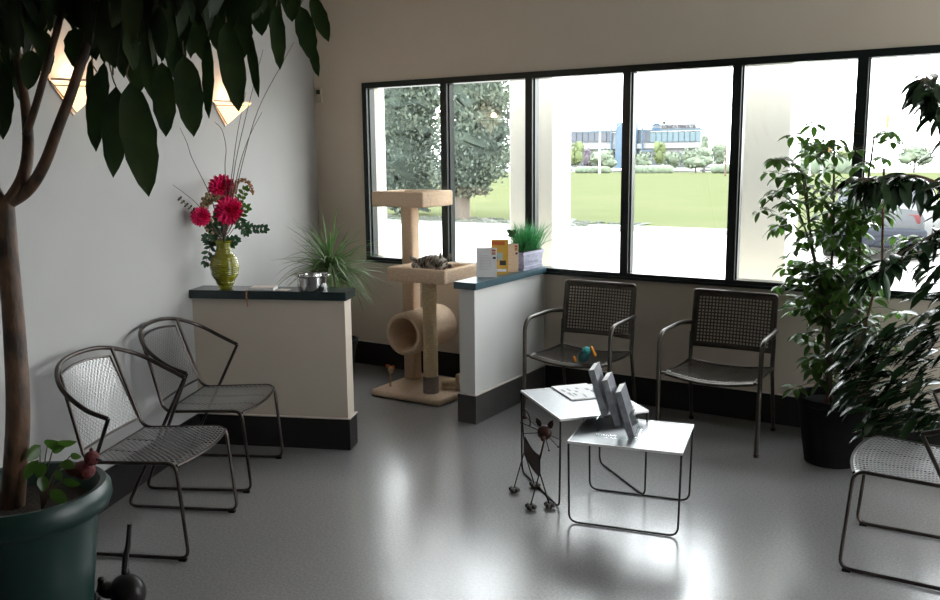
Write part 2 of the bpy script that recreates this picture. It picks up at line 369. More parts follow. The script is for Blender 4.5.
# baseboards
bm = NB(); box(bm, CORN.x+.05, BX0-.001, YB-.012, YB-.001, 0, .195); box(bm, BX1+.001, XR, YB-.012, YB-.001, 0, .195); bb = struct('baseboard_back', bm, M['base'])
bm = NB(); box(bm, CORN.x+.05, BX0-.001, YB-.018, YB-.001, .195, .201); box(bm, BX1+.001, XR, YB-.018, YB-.001, .195, .201); link('edge_trim', bm, M['trim'], bb, smooth=False)
bm = NB(); lw = (A0-REAR).dot(LD)
prism(bm, quad(REAR, LD, LN, .02, lw-.001, .001, .012), 0, .19); prism(bm, quad(REAR, LD, LN, lw+athk+.001, (CORN-REAR).dot(LD)-.03, .001, .012), 0, .19)
struct('baseboard_left', bm, M['base'])
# windows
edges = [-4.535, -3.755, -3.025, -2.285, -1.555, -.83, -.09, .65, 1.36]
for i in range(8):
    a, b = edges[i], edges[i+1]; fw = .028; fo = .045 if i == 0 else fw; fr_ = .045 if i == 7 else fw
    y0, y1 = YB-.02, YB+.085
    bm = NB()
    box(bm, a, a+fo, y0, y1, WZ0, WZ1); box(bm, b-fr_, b, y0, y1, WZ0, WZ1)
    box(bm, a+fo, b-fr_, y0, y1, WZ0, WZ0+.032); box(bm, a+fo, b-fr_, y0, y1, WZ1-.045, WZ1)
    # glazing bead, slightly recessed
    box(bm, a+fo, a+fo+.009, y0+.03, y1-.02, WZ0+.032, WZ1-.045); box(bm, b-fr_-.009, b-fr_, y0+.03, y1-.02, WZ0+.032, WZ1-.045)
    w = struct('window_%d' % (i+1), bm, M['frame'])
    bm = NB(); box(bm, a+fo+.003, b-fr_-.003, YB+.045, YB+.051, WZ0+.03, WZ1-.04); link('pane', bm, M['glass'], w, smooth=False)
    bm = NB(); box(bm, a, b, y0-.012, y0, WZ0-.012, WZ0+.006); link('sill_strip', bm, M['frame'], w, smooth=False)

for i in range(4):
    a = RW[0]+(RW[1]-RW[0])*i/4; b = RW[0]+(RW[1]-RW[0])*(i+1)/4
    bm = NB()
    box(bm, XR+.01, XR+.1, a, a+.03, RW[2], RW[3]); box(bm, XR+.01, XR+.1, b-.03, b, RW[2], RW[3]); box(bm, XR+.01, XR+.1, a+.03, b-.03, RW[2], RW[2]+.04); box(bm, XR+.01, XR+.1, a+.03, b-.03, RW[3]-.04, RW[3])
    w = struct('window_%d' % (i+9), bm, M['frame'])
    bm = NB(); box(bm, XR+.05, XR+.056, a+.03, b-.03, RW[2]+.04, RW[3]-.04); link('pane', bm, M['glass'], w, smooth=False)

# ------------------------------------------------------------------ chairs : perforated sheet helpers
def sheet(bm, fn, nu, nv, hole=.62, diamond=False, th=.0016, border=.012):
    """fn(u,v)->point; perforated sheet with square or diamond holes, real thickness"""
    start = len(bm.verts)
    cells = []
    if not diamond:
        G = [[bm.verts.new(fn(i/nu, j/nv)) for j in range(nv+1)] for i in range(nu+1)]
        for i in range(nu):
            for j in range(nv):
                o4 = [G[i][j], G[i+1][j], G[i+1][j+1], G[i][j+1]]
                if i in (0, nu-1) or j in (0, nv-1): bm.faces.new(o4); continue
                h = (1-hole)/2
                inn = [bm.verts.new(fn((i+a)/nu, (j+b)/nv)) for a, b in ((h, h), (1-h, h), (1-h, 1-h), (h, 1-h))]
                for k in range(4): bm.faces.new((o4[k], o4[(k+1) % 4], inn[(k+1) % 4], inn[k]))
    else:
        V = {}
        def gv(a, b):
            if (a, b) not in V: V[(a, b)] = bm.verts.new(fn(a/(2*nu), b/(2*nv)))
            return V[(a, b)]
        for a in range(0, 2*nu+1):
            for b in range(0, 2*nv+1):
                if (a+b) % 2 == 0: continue
                # cell centred (a,b): corners at (a±1,b),(a,b±1)
                cs = [(a-1, b), (a, b-1), (a+1, b), (a, b+1)]
                cs = [c for c in cs if 0 <= c[0] <= 2*nu and 0 <= c[1] <= 2*nv]
                if len(cs) < 4: 
                    bm.faces.new([gv(*c) for c in cs]); continue
                o4 = [gv(*c) for c in cs]
                inn = [bm.verts.new(fn((a+(c[0]-a)*hole)/(2*nu), (b+(c[1]-b)*hole)/(2*nv))) for c in cs]
                for k in range(4): bm.faces.new((o4[k], o4[(k+1) % 4], inn[(k+1) % 4], inn[k]))
def solid(o, t=.0016):
    s = o.modifiers.new('thickness', 'SOLIDIFY'); s.thickness = t; s.offset = 0; return o

def make_barrel_chair():
    t = thing('metal_chair', '', 'chair')
    r = .0085
    SF, SB = .21, -.2       # seat front/back x
    def seat(u, v):         # u across -1..1, v front->back
        y = (u*2-1)*(.255 - .01*v); x = SF + (SB-SF)*v
        x += .035*(1-(u*2-1)**2)*(1-v)
        z = .445 - .018*v - .012*math.sin(PI*v)*(1-(u*2-1)**2)
        if v < .12: z -= .018*((.12-v)/.12)**2
        return (x, y, z)
    bm = NB(); sheet(bm, seat, 19, 15, .70, True); o = solid(link('seat', bm, M['meshsteel'], t, smooth=False))
    bm = NB(); front = [seat(k/12, 0) for k in range(13)]; tube(bm, front, .007, 8); back = [seat(k/6, 1) for k in range(7)]; tube(bm, back, .005, 6)
    for uu in (.34, .66): tube(bm, [Vector(seat(uu, k/6))+Vector((0, 0, -.004)) for k in range(7)], .004, 6)
    link('seat_frame', bm, M['steel'], t)
    # hoop / arm rail: arm end -> round the back -> arm end
    hp = [(-.03, -.35, .655), (-.13, -.36, .70), (-.25, -.32, .775), (-.34, -.19, .835), (-.37, 0, .85), (-.34, .19, .835), (-.25, .32, .775), (-.13, .36, .70), (-.03, .35, .655)]
    bm = NB(); hoop = catmull(hp, 7); tube(bm, hoop, .0105, 10); link('arm_rail', bm, M['steel'], t)
    for s in (-1, 1):
        pts = [(-.03, .35*s, .655), (-.33, .265*s, .011), (.245, .265*s, .011), (SF, .262*s, .44), (SB-.01, .25*s, .425), (-.325, .215*s, .830)]
        path = fillet(pts[:1]+pts[1:], .05, 6)
        bm = NB(); tube(bm, path, r, 9); link('side_frame', bm, M['steel'], t)
        bm = NB(); tube(bm, [(.20, .265*s, .005), (.232, .265*s, .005)], .0105, 8); link('foot_glide', bm, M['shadepot'], t)
    def bk(u, v):  # u across, v up
        y = (u*2-1)*(.236-.03*v); x = -.226 - .105*v - .03*(1-(u*2-1)**2)*(.4+.6*v); z = .475 + .315*v + .018*(1-(u*2-1)**2)*v
        return (x, y, z)
    bm = NB(); sheet(bm, bk, 18, 13, .70, True); solid(link('backrest', bm, M['meshsteel'], t, smooth=False))
    bm = NB()
    per = [bk(k/10, 1) for k in range(11)]; tube(bm, per, .006, 8); per = [bk(k/10, 0) for k in range(11)]; tube(bm, per, .006, 8)
    for s in (0, 1): tube(bm, [bk(s, k/6) for k in range(7)], .005, 6)
    link('backrest_frame', bm, M['steel'], t)
    return t
ch = make_barrel_chair()
GRP = 'silver mesh chairs with rounded arm rails'
for i, (x, y, a, lab) in enumerate([(-3.27, 2.53, 24, 'silver mesh metal chair with curved arm rail beside the large green plant pot'),
                                    (-3.62, 3.225, 26, 'silver mesh metal chair with curved arm rail against the low wall under the flower vase'),
                                    (-.285, 4.0, 181, 'silver mesh metal chair at the lower right below the dark leafy plant')]):
    c = ch if i == 0 else copy_tree(ch)
    c.location = (x, y, 0); c.rotation_euler = (0, 0, R(a)); c['label'] = lab; c['group'] = GRP

def make_arm_chair():
    t = thing('perforated_armchair', '', 'chair')
    def seat(u, v):
        x = (u*2-1)*.26; y = -.24 + .46*v
        z = .44 - .012*math.sin(PI*v) - .02*v - .03*math.sin(PI*u)*(1-.3*v)
        if v < .1: z -= .02*((.1-v)/.1)**2
        return (x, y, z)
    bm = NB(); sheet(bm, seat, 26, 21, .62, False); solid(link('seat', bm, M['brownsteel'], t, smooth=False), .002)
    bm = NB(); tube(bm, [seat(k/10, 0) for k in range(11)], .010, 8); tube(bm, [seat(k/10, 1) for k in range(11)], .008, 8)
    for s in (0, 1): tube(bm, [seat(s, k/8) for k in range(9)], .009, 8)
    link('seat_frame', bm, M['brownsteel'], t)
    def bk(u, v):
        x = (u*2-1)*.249; z = .515 + .335*v; y = .225 + .055*v + .02*math.sin(PI*u)
        return (x, y, z)
    bm = NB(); sheet(bm, bk, 24, 16, .6, False); solid(link('backrest', bm, M['brownsteel'], t, smooth=False), .002)
    bm = NB(); tube(bm, fillet([(-.255, .215, .43), (-.253, .28, .862), (.253, .28, .862), (.255, .215, .43)], .02, 4), .0115, 10)
    tube(bm, [bk(k/8, 0) for k in range(9)], .008, 8)
    link('backrest_frame', bm, M['brownsteel'], t)
    for s in (-1, 1):
        # arm tube that runs down as the front leg
        bm = NB(); tube(bm, fillet([(.262*s, .252, .655), (.295*s, .12, .672), (.300*s, -.245, .668), (.297*s, -.255, .016)], .09, 8), .0135, 12)
        tube(bm, [(.262*s, -.235, .425), (.297*s, -.235, .425)], .009, 8)
        link('armrest_leg', bm, M['brownsteel'], t)
        bm = NB(); tube(bm, [(.258*s, .235, .60), (.258*s, .22, .40), (.262*s, .30, .016)], .0115, 10); link('leg', bm, M['brownsteel'], t)
        for (yy, xx) in ((-.255, .297), (.30, .262)):
            bm = NB(); lathe(bm, [(0, 0), (.015, 0), (.016, .02), (0, .02)], 12, (xx*s, yy, 0)); link('foot_cap', bm, M['rust'], t)
    return t
ac = make_arm_chair(); ac.location = (-2.385, 5.22, 0)
ac['label'] = 'bronze perforated armchair beside the low divider wall, holding the teal plush toy'; ac['group'] = 'bronze perforated armchairs under the window'
c = copy_tree(ac); c.location = (-1.47, 5.22, 0); c['label'] = 'bronze perforated armchair with an empty seat, beside the potted plants'; 

# ------------------------------------------------------------------ nesting tables
def table(name, label, c, ang, lx, ly, h, side):
    """side 'x': the two wire loops lie along local x (at y=±)."""
    t = thing(name, label, 'table', (c[0], c[1], 0), R(ang), 'nesting wire tables')
    a, b = lx/2, ly/2
    bm = NB(); box(bm, -a+.006, a-.006, -b+.006, b-.006, h-.006, h-.001); link('tabletop', bm, M['tabletop'], t, smooth=False)
    bm = NB()
    for x0, x1, y0, y1 in ((-a, a, -b, -b+.007), (-a, a, b-.007, b), (-a, -a+.007, -b+.007, b-.007), (a-.007, a, -b+.007, b-.007)): box(bm, x0, x1, y0, y1, h-.010, h+.001)
    link('top_rim', bm, M['whiteedge'], t, smooth=False)
    for s in (-1, 1):
        bm = NB(); tube(bm, fillet([(-a+.006, s*(b-.004), h-.012), (-a+.012, s*(b-.004), .006), (a-.012, s*(b-.004), .006), (a-.006, s*(b-.004), h-.012)], .045, 6), .005, 8)
        link('leg_loop', bm, M['blackwire'], t)
    return t
table('wire_table', 'taller grey nesting table with thin black wire legs and a magazine on top', (-1.862, 4.075), -41.5, .565, .475, .46, 'x')
table('wire_table', 'lower grey nesting table with black wire legs, nearest the camera, under the brochure rack', (-1.497, 3.86), 11.5, .53, .45, .402, 'x')
# magazine on the tall table
t = thing('magazine', 'open white magazine lying on the taller nesting table', 'magazine', (-1.93, 4.20, .4615), R(-41))
bm = NB(); box(bm, -.15, .13, -.105, .105, 0, .006); link('pages', bm, M['paper'], t, smooth=False)
bm = NB(); random.seed(3)
for k in range(16):
    x = random.uniform(-.13, .08); y = random.uniform(-.09, .08); box(bm, x, x+random.uniform(.02, .05), y, y+random.uniform(.004, .02), .006, .0066)
link('print', bm, M['ink'], t, smooth=False)
# stepped rack with three magazine packs
rk = thing('brochure_rack', 'clear stepped acrylic rack standing on the lower nesting table', 'rack', (-1.50, 3.84, .4035), R(15))
# local x: step direction (towards the front), packs lean back towards -x, each tier higher than the one in front
LEAN = R(17)
packs = []
for k in range(3):
    x0 = -.125 + .0625*k; z0_ = .092 - .045*k
    bm = NB(); M4 = Matrix.Translation((x0, 0, z0_)) @ Matrix.Rotation(-LEAN, 4, 'Y')
    box(bm, -.0025, .0, -.09, .09, 0, .15, M4=M4); box(bm, .036, .038, -.09, .09, 0, .11, M4=M4); box(bm, -.0025, .038, -.09, .09, -.003, .0, M4=M4)
    link('pocket', bm, M['acrylic'], rk, smooth=False)
    packs.append(M4)
bm = NB(); box(bm, -.15, .05, -.092, -.0885, -.0, .012); box(bm, -.15, .05, .0885, .092, 0, .012)
box(bm, -.15, -.145, -.0885, .0885, 0, .085); box(bm, .045, .05, -.0885, .0885, 0, .012); link('base_frame', bm, M['acrylic'], rk, smooth=False)
for k, lab in enumerate(['stack of grey magazines in the tallest, rear pocket of the acrylic rack', 'stack of grey magazines in the middle pocket of the acrylic rack', 'stack of grey magazines in the front pocket of the acrylic rack']):
    mg = thing('magazine_stack', lab, 'magazine', basis(rk).to_translation(), rk.rotation_euler.z, 'magazine stacks in the acrylic rack')
    hh = (.232, .232, .225)[k]
    bm = NB(); box(bm, .004, .028, -.082, .082, .005, hh, M4=packs[k]); link('pages', bm, M['white'], mg, smooth=False)
    bm = NB(); box(bm, .028, .030, -.083, .083, .005, hh+.001, M4=packs[k]); box(bm, .002, .004, -.083, .083, .005, hh+.001, M4=packs[k])
    box(bm, .002, .030, -.0845, -.083, .005, hh+.001, M4=packs[k]); link('cover', bm, M['mag'], mg, smooth=False)

# ------------------------------------------------------------------ wire cat sculpture beside the tables
def paw(bm, c, r, mi=0):
    for dx, dy in ((-.6, .2), (0, .5), (.6, .2), (0, -.4)): ball(bm, (c[0]+dx*r, c[1]+dy*r, c[2]+r*.55), r*.55, 1, mi, (1, 1, .9))
wc = thing('wire_cat_sculpture', 'rusty black wire cat sculpture standing beside the taller nesting table', 'sculpture', (-1.99, 3.76, 0), 0)
ft = [Vector((-2.11, 3.79, 0)), Vector((-2.05, 3.905, 0)), Vector((-1.93, 3.635, 0)), Vector((-1.86, 3.70, 0))]
rear = Vector((-2.07, 3.83, .235)); frnt = Vector((-1.90, 3.675, .205))
bm = NB()
pr = [(0, .075), (.3, .05), (.6, .045), (1, .09)]
axis = frnt-rear
for s in (-.0015, .0015):
    pass
top, bot = [], []
for k in range(9):
    tt = k/8; p = rear.lerp(frnt, tt); sag = .018*math.sin(PI*tt)
    top.append(p+Vector((0, 0, .065-sag))); bot.append(p+Vector((0, 0, -.03-sag*.6 - .015*tt)))
nrm_ = axis.cross(Vector((0, 0, 1))).normalized()*.004
for s in (-1, 1):
    A = [bm.verts.new(p+nrm_*s) for p in top]; B = [bm.verts.new(p+nrm_*s) for p in bot]
    for k in range(8): bm.faces.new((A[k], A[k+1], B[k+1], B[k]))
link('body_plate', bm, M['rust'], wc, True)
for k, f in enumerate(ft):
    root = rear if k < 2 else frnt
    bm = NB(); tube(bm, [root+Vector((0, 0, .06)), root+Vector((0, 0, -.02)), f+Vector((0, 0, .02))], .0035, 6); o = link('leg', bm, M['blackwire'], wc, True)
    bm = NB(); paw(bm, f, .03); link('paw', bm, M['hoof'], o, True)
bm = NB(); T0 = rear+Vector((0, 0, .03))
tube(bm, catmull([T0, T0+Vector((-.01, 0, .10)), T0+Vector((-.015, .0, .16)), T0+Vector((.01, -.01, .18)), T0+Vector((.04, -.02, .15)), T0+Vector((.05, -.03, .11)), T0+Vector((.03, -.01, .10))], 5), .0035, 6)
link('tail', bm, M['blackwire'], wc, True)
hd = Vector((-1.865, 3.655, .40))
bm = NB(); tube(bm, [frnt+Vector((0, 0, .05)), hd+Vector((0, .01, -.02))], .005, 6); link('neck', bm, M['rust'], wc, True)
bm = NB(); ball(bm, hd, .038, 2, sc3=(1, .7, 1)); ball(bm, hd+Vector((.01, -.03, -.02)), .016, 1)
for s in (-1, 1):
    leaf(bm, hd+Vector((s*.02, 0, .02)), Vector((s*.5, 0, 1)), .055, .03, Vector((0, 1, 0)), 0, 3)
link('head', bm, M['rust'], wc, True)
bm = NB()
for k, (a, b) in enumerate([(-65, .085), (-30, .10), (-8, .10), (188, .11), (160, .12), (140, .11)]):
    d = Vector((math.cos(R(a)), -.25, math.sin(R(a)))); e2 = hd + d*b
    tube(bm, [hd+d*.02, e2], .0018, 5); ball(bm, e2, .0055, 1)
link('whiskers', bm, M['blackwire'], wc, True)

# ------------------------------------------------------------------ dog / cat sculpture bottom left
ds = thing('metal_animal_sculpture', 'black metal animal sculpture with upright tail on the floor beside the green pot', 'sculpture', (-2.78, 1.93, 0), 0)
DD = (-CAM + Vector((-2.86, 1.92, 0))); dd_ = CF.dot(Vector((-2.86, 1.95, 0))-CAM)
def dp(u, v, k=0): return atd(u, v, dd_+k)
bc = dp(128, 592); hcx = dp(96, 593)
hb_ = bc.z
bm = NB(); ball(bm, (bc.x, bc.y, bc.z), .078, 3, sc3=(1, .8, .95)); link('body', bm, M['blackwire'], ds, True)
bm = NB(); ball(bm, tuple(dp(108, 590)), .045, 2, sc3=(1.1, .8, .7)); ball(bm, tuple(dp(90, 581)), .016, 2); ball(bm, tuple(dp(101, 580)), .014, 2)
tube(bm, [dp(90, 581), dp(93, 592)], .008, 6); tube(bm, [dp(101, 580), dp(98, 592)], .008, 6); ball(bm, tuple(dp(88, 598)), .035, 2)
link('head', bm, M['blackwire'], ds, True)
bm = NB(); tube(bm, catmull([dp(127, 582), dp(125, 570), dp(126, 555), dp(128, 545), dp(129.5, 524)], 4), [.015, .009], 8); ball(bm, tuple(dp(125.5, 572)), .02, 2, sc3=(.8, .8, 1.4)); link('tail', bm, M['blackwire'], ds, True)
for (u, k) in ((92, -.06), (96, .05), (130, -.05), (134, .06)):
    p = dp(u, 598, k); bm = NB(); tube(bm, [p, Vector((p.x, p.y, .01))], .008, 6); ball(bm, (p.x, p.y, .016), .018, 1, sc3=(1.2, 1.2, .85)); link('leg', bm, M['blackwire'], ds, True)

# ------------------------------------------------------------------ cat tree
ct = thing('cat_tree', 'beige carpeted cat tree with tunnel and two perches beside the low divider wall', 'cat tree', (-3.62, 5.2, 0), 0)
bm = NB(); box(bm, -3.93, -3.31, 4.9, 5.5, 0, .05, bev=.02); link('base', bm, M['carpet'], ct, True)
def tray(x0, x1, y0, y1, z0, h, rim=.05, deep=.045):
    bm = NB(); box(bm, x0+.02, x1-.02, y0+.02, y1-.02, z0+.004, z0+h-deep)
    for a in ((x0, x1, y0, y0+rim), (x0, x1, y1-rim, y1), (x0, x0+rim, y0+rim*.6, y1-rim*.6), (x1-rim, x1, y0+rim*.6, y1-rim*.6)): box(bm, *a, z0, z0+h, bev=.016)
    return bm
MX0, MX1, MY0, MY1 = -3.78, -3.285, 4.94, 5.39
link('middle_perch', tray(MX0, MX1, MY0, MY1, .853, .102), M['carpet'], ct, True)
link('top_perch', tray(-4.03, -3.57, 5.10, 5.5, 1.365, .112), M['carpet'], ct, True)
bm = NB(); box(bm, -3.895, -3.79, 5.27, 5.375, .05, 1.37, bev=.02); link('tall_post', bm, M['carpet'], ct, True)
bm = NB(); n = 150; tube(bm, [(-3.49, 5.05, .16+.69*k/n) for k in range(n+1)], [.0515 + .0024*math.sin(k*2*PI/3.2) for k in range(n+1)], 20); link('scratching_post', bm, M['sisal'], ct, True)
bm = NB(); tube(bm, [(-3.49, 5.05, .04), (-3.49, 5.05, .06), (-3.49, 5.05, .165), (-3.49, 5.05, .17)], [.055, .057, .057, .051], 20); link('post_cuff', bm, M['greycarpet'], ct, True)
# tunnel along y
bm = NB(); cx_, cz_, R1, R0, ya, ybk = -3.68, .465, .155, .118, 4.98, 5.47; S = 36
rings = []
for (rr, yy) in ((R0, ybk), (R0, ya+.01), (R0+.008, ya), (R1-.012, ya), (R1, ya+.015), (R1, ybk-.015), (R1-.01, ybk), (R0, ybk)):
    rings.append([bm.verts.new((cx_+rr*math.cos(2*PI*k/S), yy, cz_+rr*math.sin(2*PI*k/S))) for k in range(S)])
for a, b in zip(rings, rings[1:]):
    for k in range(S): bm.faces.new((a[k], a[(k+1) % S], b[(k+1) % S], b[k]))
link('tunnel', bm, M['carpet'], ct, True)
bm = NB(); box(bm, -3.37, -3.315, 5.18, 5.3, .05, .17, bev=.012); link('roller_block', bm, M['carpet'], ct, True)
bm = NB(); tube(bm, [(-3.47, 5.16, .09), (-3.36, 5.22, .10)], .035, 16); link('small_roller', bm, M['sisal'], ct, True)
# spring toy
sp_ = Vector((-3.84, 5.03, .05))
tb = thing('spring_toy', 'small straw butterfly toy on a spring, standing on the cat tree base', 'toy', sp_, 0)
bm = NB(); tube(bm, [sp_+Vector((.012*t/40*0+.006*math.cos(t*.9), .006*math.sin(t*.9), .115*t/70)) for t in range(71)], .0035, 5); link('spring', bm, M['tan'], tb, True)
bm = NB(); q = sp_+Vector((.01, 0, .125)); ball(bm, q, .022, 2, sc3=(1, .8, 1.4)); link('body', bm, M['cream'], tb, True)
bm = NB()
for s in (-1, 1):
    leaf(bm, q+Vector((0, 0, .015)), Vector((s*.9, -.2, .5)), .05, .035, Vector((0, 1, 0)), 0, 4)
    leaf(bm, q, Vector((s, -.2, -.1)), .035, .025, Vector((0, 1, 0)), 0, 4)
link('wings', bm, M['orangeprint'], tb, True)

# ------------------------------------------------------------------ the cat (one continuous skin mesh)
def skin_obj(name, nodes, edges_, mt, parent, sub=2, root=0):
    me = bpy.data.meshes.new(name); me.from_pydata([n[:3] for n in nodes], edges_, []); me.update()
    o = bpy.data.objects.new(name, me); COL.objects.link(o)
    me.materials.append(mt)
    sk = o.modifiers.new('skin', 'SKIN'); sk.use_smooth_shade = True
    lay = me.skin_vertices[0].data if me.skin_vertices else None
    if lay is None:
        me.skin_vertices.new() if hasattr(me.skin_vertices, 'new') else None
        lay = me.skin_vertices[0].data
    for i, n in enumerate(nodes):
        lay[i].radius = n[3] if isinstance(n[3], tuple) else (n[3], n[3]); lay[i].use_root = (i == root)
    sb = o.modifiers.new('sub', 'SUBSURF'); sb.levels = sub; sb.render_levels = sub
    # bake to a plain mesh
    dg = bpy.context.evaluated_depsgraph_get(); ev = o.evaluated_get(dg); me2 = bpy.data.meshes.new_from_object(ev)
    o.modifiers.clear(); o.data = me2; me2.shade_smooth()
    if not me2.materials: me2.materials.append(mt)
    o.parent = parent
    return o
CL = Vector((-3.47, 5.105, .925))
cat = thing('cat', 'brown tabby cat lying curled in the middle perch of the cat tree', 'cat', CL, 0)
nd = [(-.15, .05, .045, .052), (-.09, .055, .055, .060), (-.02, .035, .058, .056), (.04, 0, .058, .044), (.08, -.035, .064, .036), (.105, -.065, .066, .046), (.112, -.092, .058, .044), (.118, -.122, .040, .024), (.120, -.138, .034, .014),
      (-.03, -.05, .03, .026), (.02, -.085, .026, .018), (.07, -.115, .024, .016), (.10, -.135, .024, .013),      # near front leg
      (-.17, -.02, .03, .028), (-.12, -.07, .024, .020), (-.07, -.09, .018, .015),                                 # near hind leg
      (-.195, .07, .045, .022), (-.215, .03, .07, .017), (-.205, -.01, .085, .015), (-.19, -.03, .08, .010),       # tail
      (.07, .02, .04, .024), (.13, -.01, .04, .017), (.165, -.045, .05, .015)]                                     # far front leg over the rim
ed = [(0, 1), (1, 2), (2, 3), (3, 4), (4, 5), (5, 6), (6, 7), (7, 8), (2, 9), (9, 10), (10, 11), (11, 12), (0, 13), (13, 14), (14, 15), (0, 16), (16, 17), (17, 18), (18, 19), (3, 20), (20, 21), (21, 22)]
cb = skin_obj('cat_body', nd, ed, M['fur'], cat)
bm = NB(); bm.from_mesh(cb.data)
for ex, tip in (((.085, -.055, .098), (.072, -.052, .150)), ((.135, -.050, .094), (.158, -.040, .138))):      # pointed ears
    e0 = Vector(ex); e1 = Vector(tip); ax = (e1-e0).normalized(); sx = Vector((1, 0, 0)); sy = Vector((0, 1, 0))
    ring = [bm.verts.new(e0 + sx*.021*math.cos(2*PI*k/10) + sy*.010*math.sin(2*PI*k/10) - ax*.012) for k in range(10)]
    mid = [bm.verts.new(e0.lerp(e1, .55) + sx*.012*math.cos(2*PI*k/10) + sy*.006*math.sin(2*PI*k/10)) for k in range(10)]
    tv = bm.verts.new(e1)
    for k in range(10):
        bm.faces.new((ring[k], ring[(k+1) % 10], mid[(k+1) % 10], mid[k])).smooth = True; bm.faces.new((mid[k], mid[(k+1) % 10], tv)).smooth = True
bm.to_mesh(cb.data); bm.free()
for s in (-1, 1):
    bm = NB(); ball(bm, (.115+s*.021, -.128, .060), .0065, 2); link('eye', bm, M['eyes'], cat)
bm = NB(); ball(bm, (.121, -.151, .040), .0065, 2); link('nose', bm, M['nose'], cat)

# ------------------------------------------------------------------ things on the left divider: vase with flowers, book, bowl
AT = AH+CAPT
VP = Vector((-4.04, 3.66, AT))
VP = A0 + adir*((atz(224, 289, AT)-A0).dot(adir)) + LD*.058; VP.z = AT
vs = thing('flower_vase', 'ribbed olive green vase of flowers standing on the left divider wall', 'vase', VP, 0)
vd = CF.dot(VP-CAM)
bm = NB(); prof = [(0, 0), (.035, 0), (.038, .01)]
key = [(0.01, .040), (.04, .054), (.09, .080), (.14, .088), (.18, .078), (.22, .052), (.245, .043), (.27, .047), (.29, .058)]
def kr(z):
    for (a, ra), (b, rb) in zip(key, key[1:]):
        if a <= z <= b: t = (z-a)/(b-a); t = t*t*(3-2*t); return ra+(rb-ra)*t
    return key[-1][1]
N = 110
prof = [(0, 0), (.034, 0)] + [(kr(.01+.28*k/N)+.0012*math.sin(k*2*PI/5), .01+.28*k/N) for k in range(N+1)] + [(.049, .29), (.037, .245), (.044, .21), (.062, .15), (.04, .03), (0, .02)]
lathe(bm, prof, 40); link('vase_body', bm, M['vase'], vs)
def vp_(u, v, k=0):
    p = atd(u, v, vd+k); dw = (p-L0).dot(LN)
    while dw < .06: k -= .01; p = atd(u, v, vd+k); dw = (p-L0).dot(LN)
    return p
neck = VP+Vector((0, 0, .27)); inside = VP+Vector((0, 0, .04))
def stemt(bm, tip, r=.0022, sag=.0, base=None):
    base = base or inside; nk = neck + (tip-neck).normalized()*.01
    tube(bm, catmull([base+ (base-tip).normalized()*.0 , nk, nk.lerp(tip, .5)+Vector((0, 0, sag)), tip], 4), r, 5)
def dahlia(u, v, r, k, lab):
    c = vp_(u, v, k); t = thing('dahlia', lab, 'flower', VP+Vector((0, 0, .02)), 0, 'magenta flowers in the vase')
    bm = NB(); face = (CAM-c).normalized()+Vector((0, 0, .25)); face.normalize()
    q = face.to_track_quat('Z', 'Y').to_matrix()
    ball(bm, c-face*r*.35, r*.5, 2)
    for ring, (el, cnt, L) in enumerate([(5, 16, 1.0), (22, 16, .98), (40, 14, .92), (58, 11, .8), (76, 7, .7), (-15, 16, .95)]):
        for j in range(cnt):
            a = 2*PI*(j+.5*(ring % 2))/cnt + random.uniform(-.1, .1)
            d = q @ Vector((math.cos(a)*math.cos(R(el)), math.sin(a)*math.cos(R(el)), math.sin(R(el))))
            leaf(bm, c-face*r*.35+d*r*.25, d, r*L*.85, r*.36, up=face+rv(.2), droop=random.uniform(-.2, .3), seg=3, fold=.5)
    link('petals', bm, M['pink'], t, True)
    bm = NB(); stemt(bm, c-face*r*.4, .003); link('stem', bm, M['stem'], t, True)
random.seed(11)
dahlia(229, 210, .088, -.05, 'magenta dahlia at the front centre of the bouquet')
dahlia(222, 187, .082, .02, 'magenta dahlia at the top of the bouquet')
dahlia(200.5, 216, .058, -.14, 'magenta dahlia half hidden at the left of the bouquet near the wall')
def sprig(u, v, u0, v0, k, lab, n=7, L=.04, W=.022, matk='sprig', name='leaf_sprig', catg='foliage'):
    a = vp_(u0, v0, k*.3); b = vp_(u, v, k); t = thing(name, lab, catg, VP+Vector((0, 0, .02)), 0, 'leafy sprigs in the vase')
    bm = NB()
    for i in range(n):
        p = a.lerp(b, .25+.75*i/(n-1)); ax = (b-a).normalized()
        sd = ax.cross((CAM-p).normalized()).normalized()
        for s in (-1, 1):
            d = ax*.6+sd*s+rv(.25); leaf(bm, p, d, L*random.uniform(.8, 1.3)*(1.2-.5*i/n), W, up=(CAM-p).normalized()+rv(.3), droop=.2, seg=4)
            leaf(bm, p+d.normalized()*L*.3, d+ax*.8, L*.6, W*.7, up=(CAM-p).normalized()+rv(.3), seg=3)
    leaf(bm, b, (b-a), L, W, up=(CAM-b).normalized(), seg=4)
    link('leaves', bm, M[matk], t, True)
    bm = NB(); stemt(bm, a, .002); tube(bm, [a, b], .0016, 5); link('stem', bm, M['stem'], t, True)
sprig(264, 229, 234, 228, -.04, 'dark green leafy sprig reaching right from the bouquet')
sprig(246, 232, 236, 215, -.08, 'dark green leafy sprig hanging low at the right of the vase', 5)
sprig(206, 262, 214, 235, -.05, 'green leafy sprig drooping at the left of the vase neck', 5)
sprig(245, 190, 234, 212, .02, 'lighter green leafy sprig at the upper right of the bouquet', 5, .035, .022, 'scheff')
sprig(246, 208, 234, 222, -.02, 'lighter green leafy sprig right of the front flower', 4, .04, .022, 'scheff')
sprig(212, 226, 220, 240, 0, 'dark leafy sprig in the middle of the bouquet above the vase', 6)
sprig(224, 196, 222, 236, .03, 'dark leafy sprig between the two large flowers', 6)
sprig(180, 199, 206, 222, .05, 'thin sprig of small brown leaves reaching left towards the wall', 7, .022, .012, 'bigleaf')
sprig(218, 215, 221, 244, .0, 'dark leafy sprig just above the mouth of the vase', 7, .045, .026)
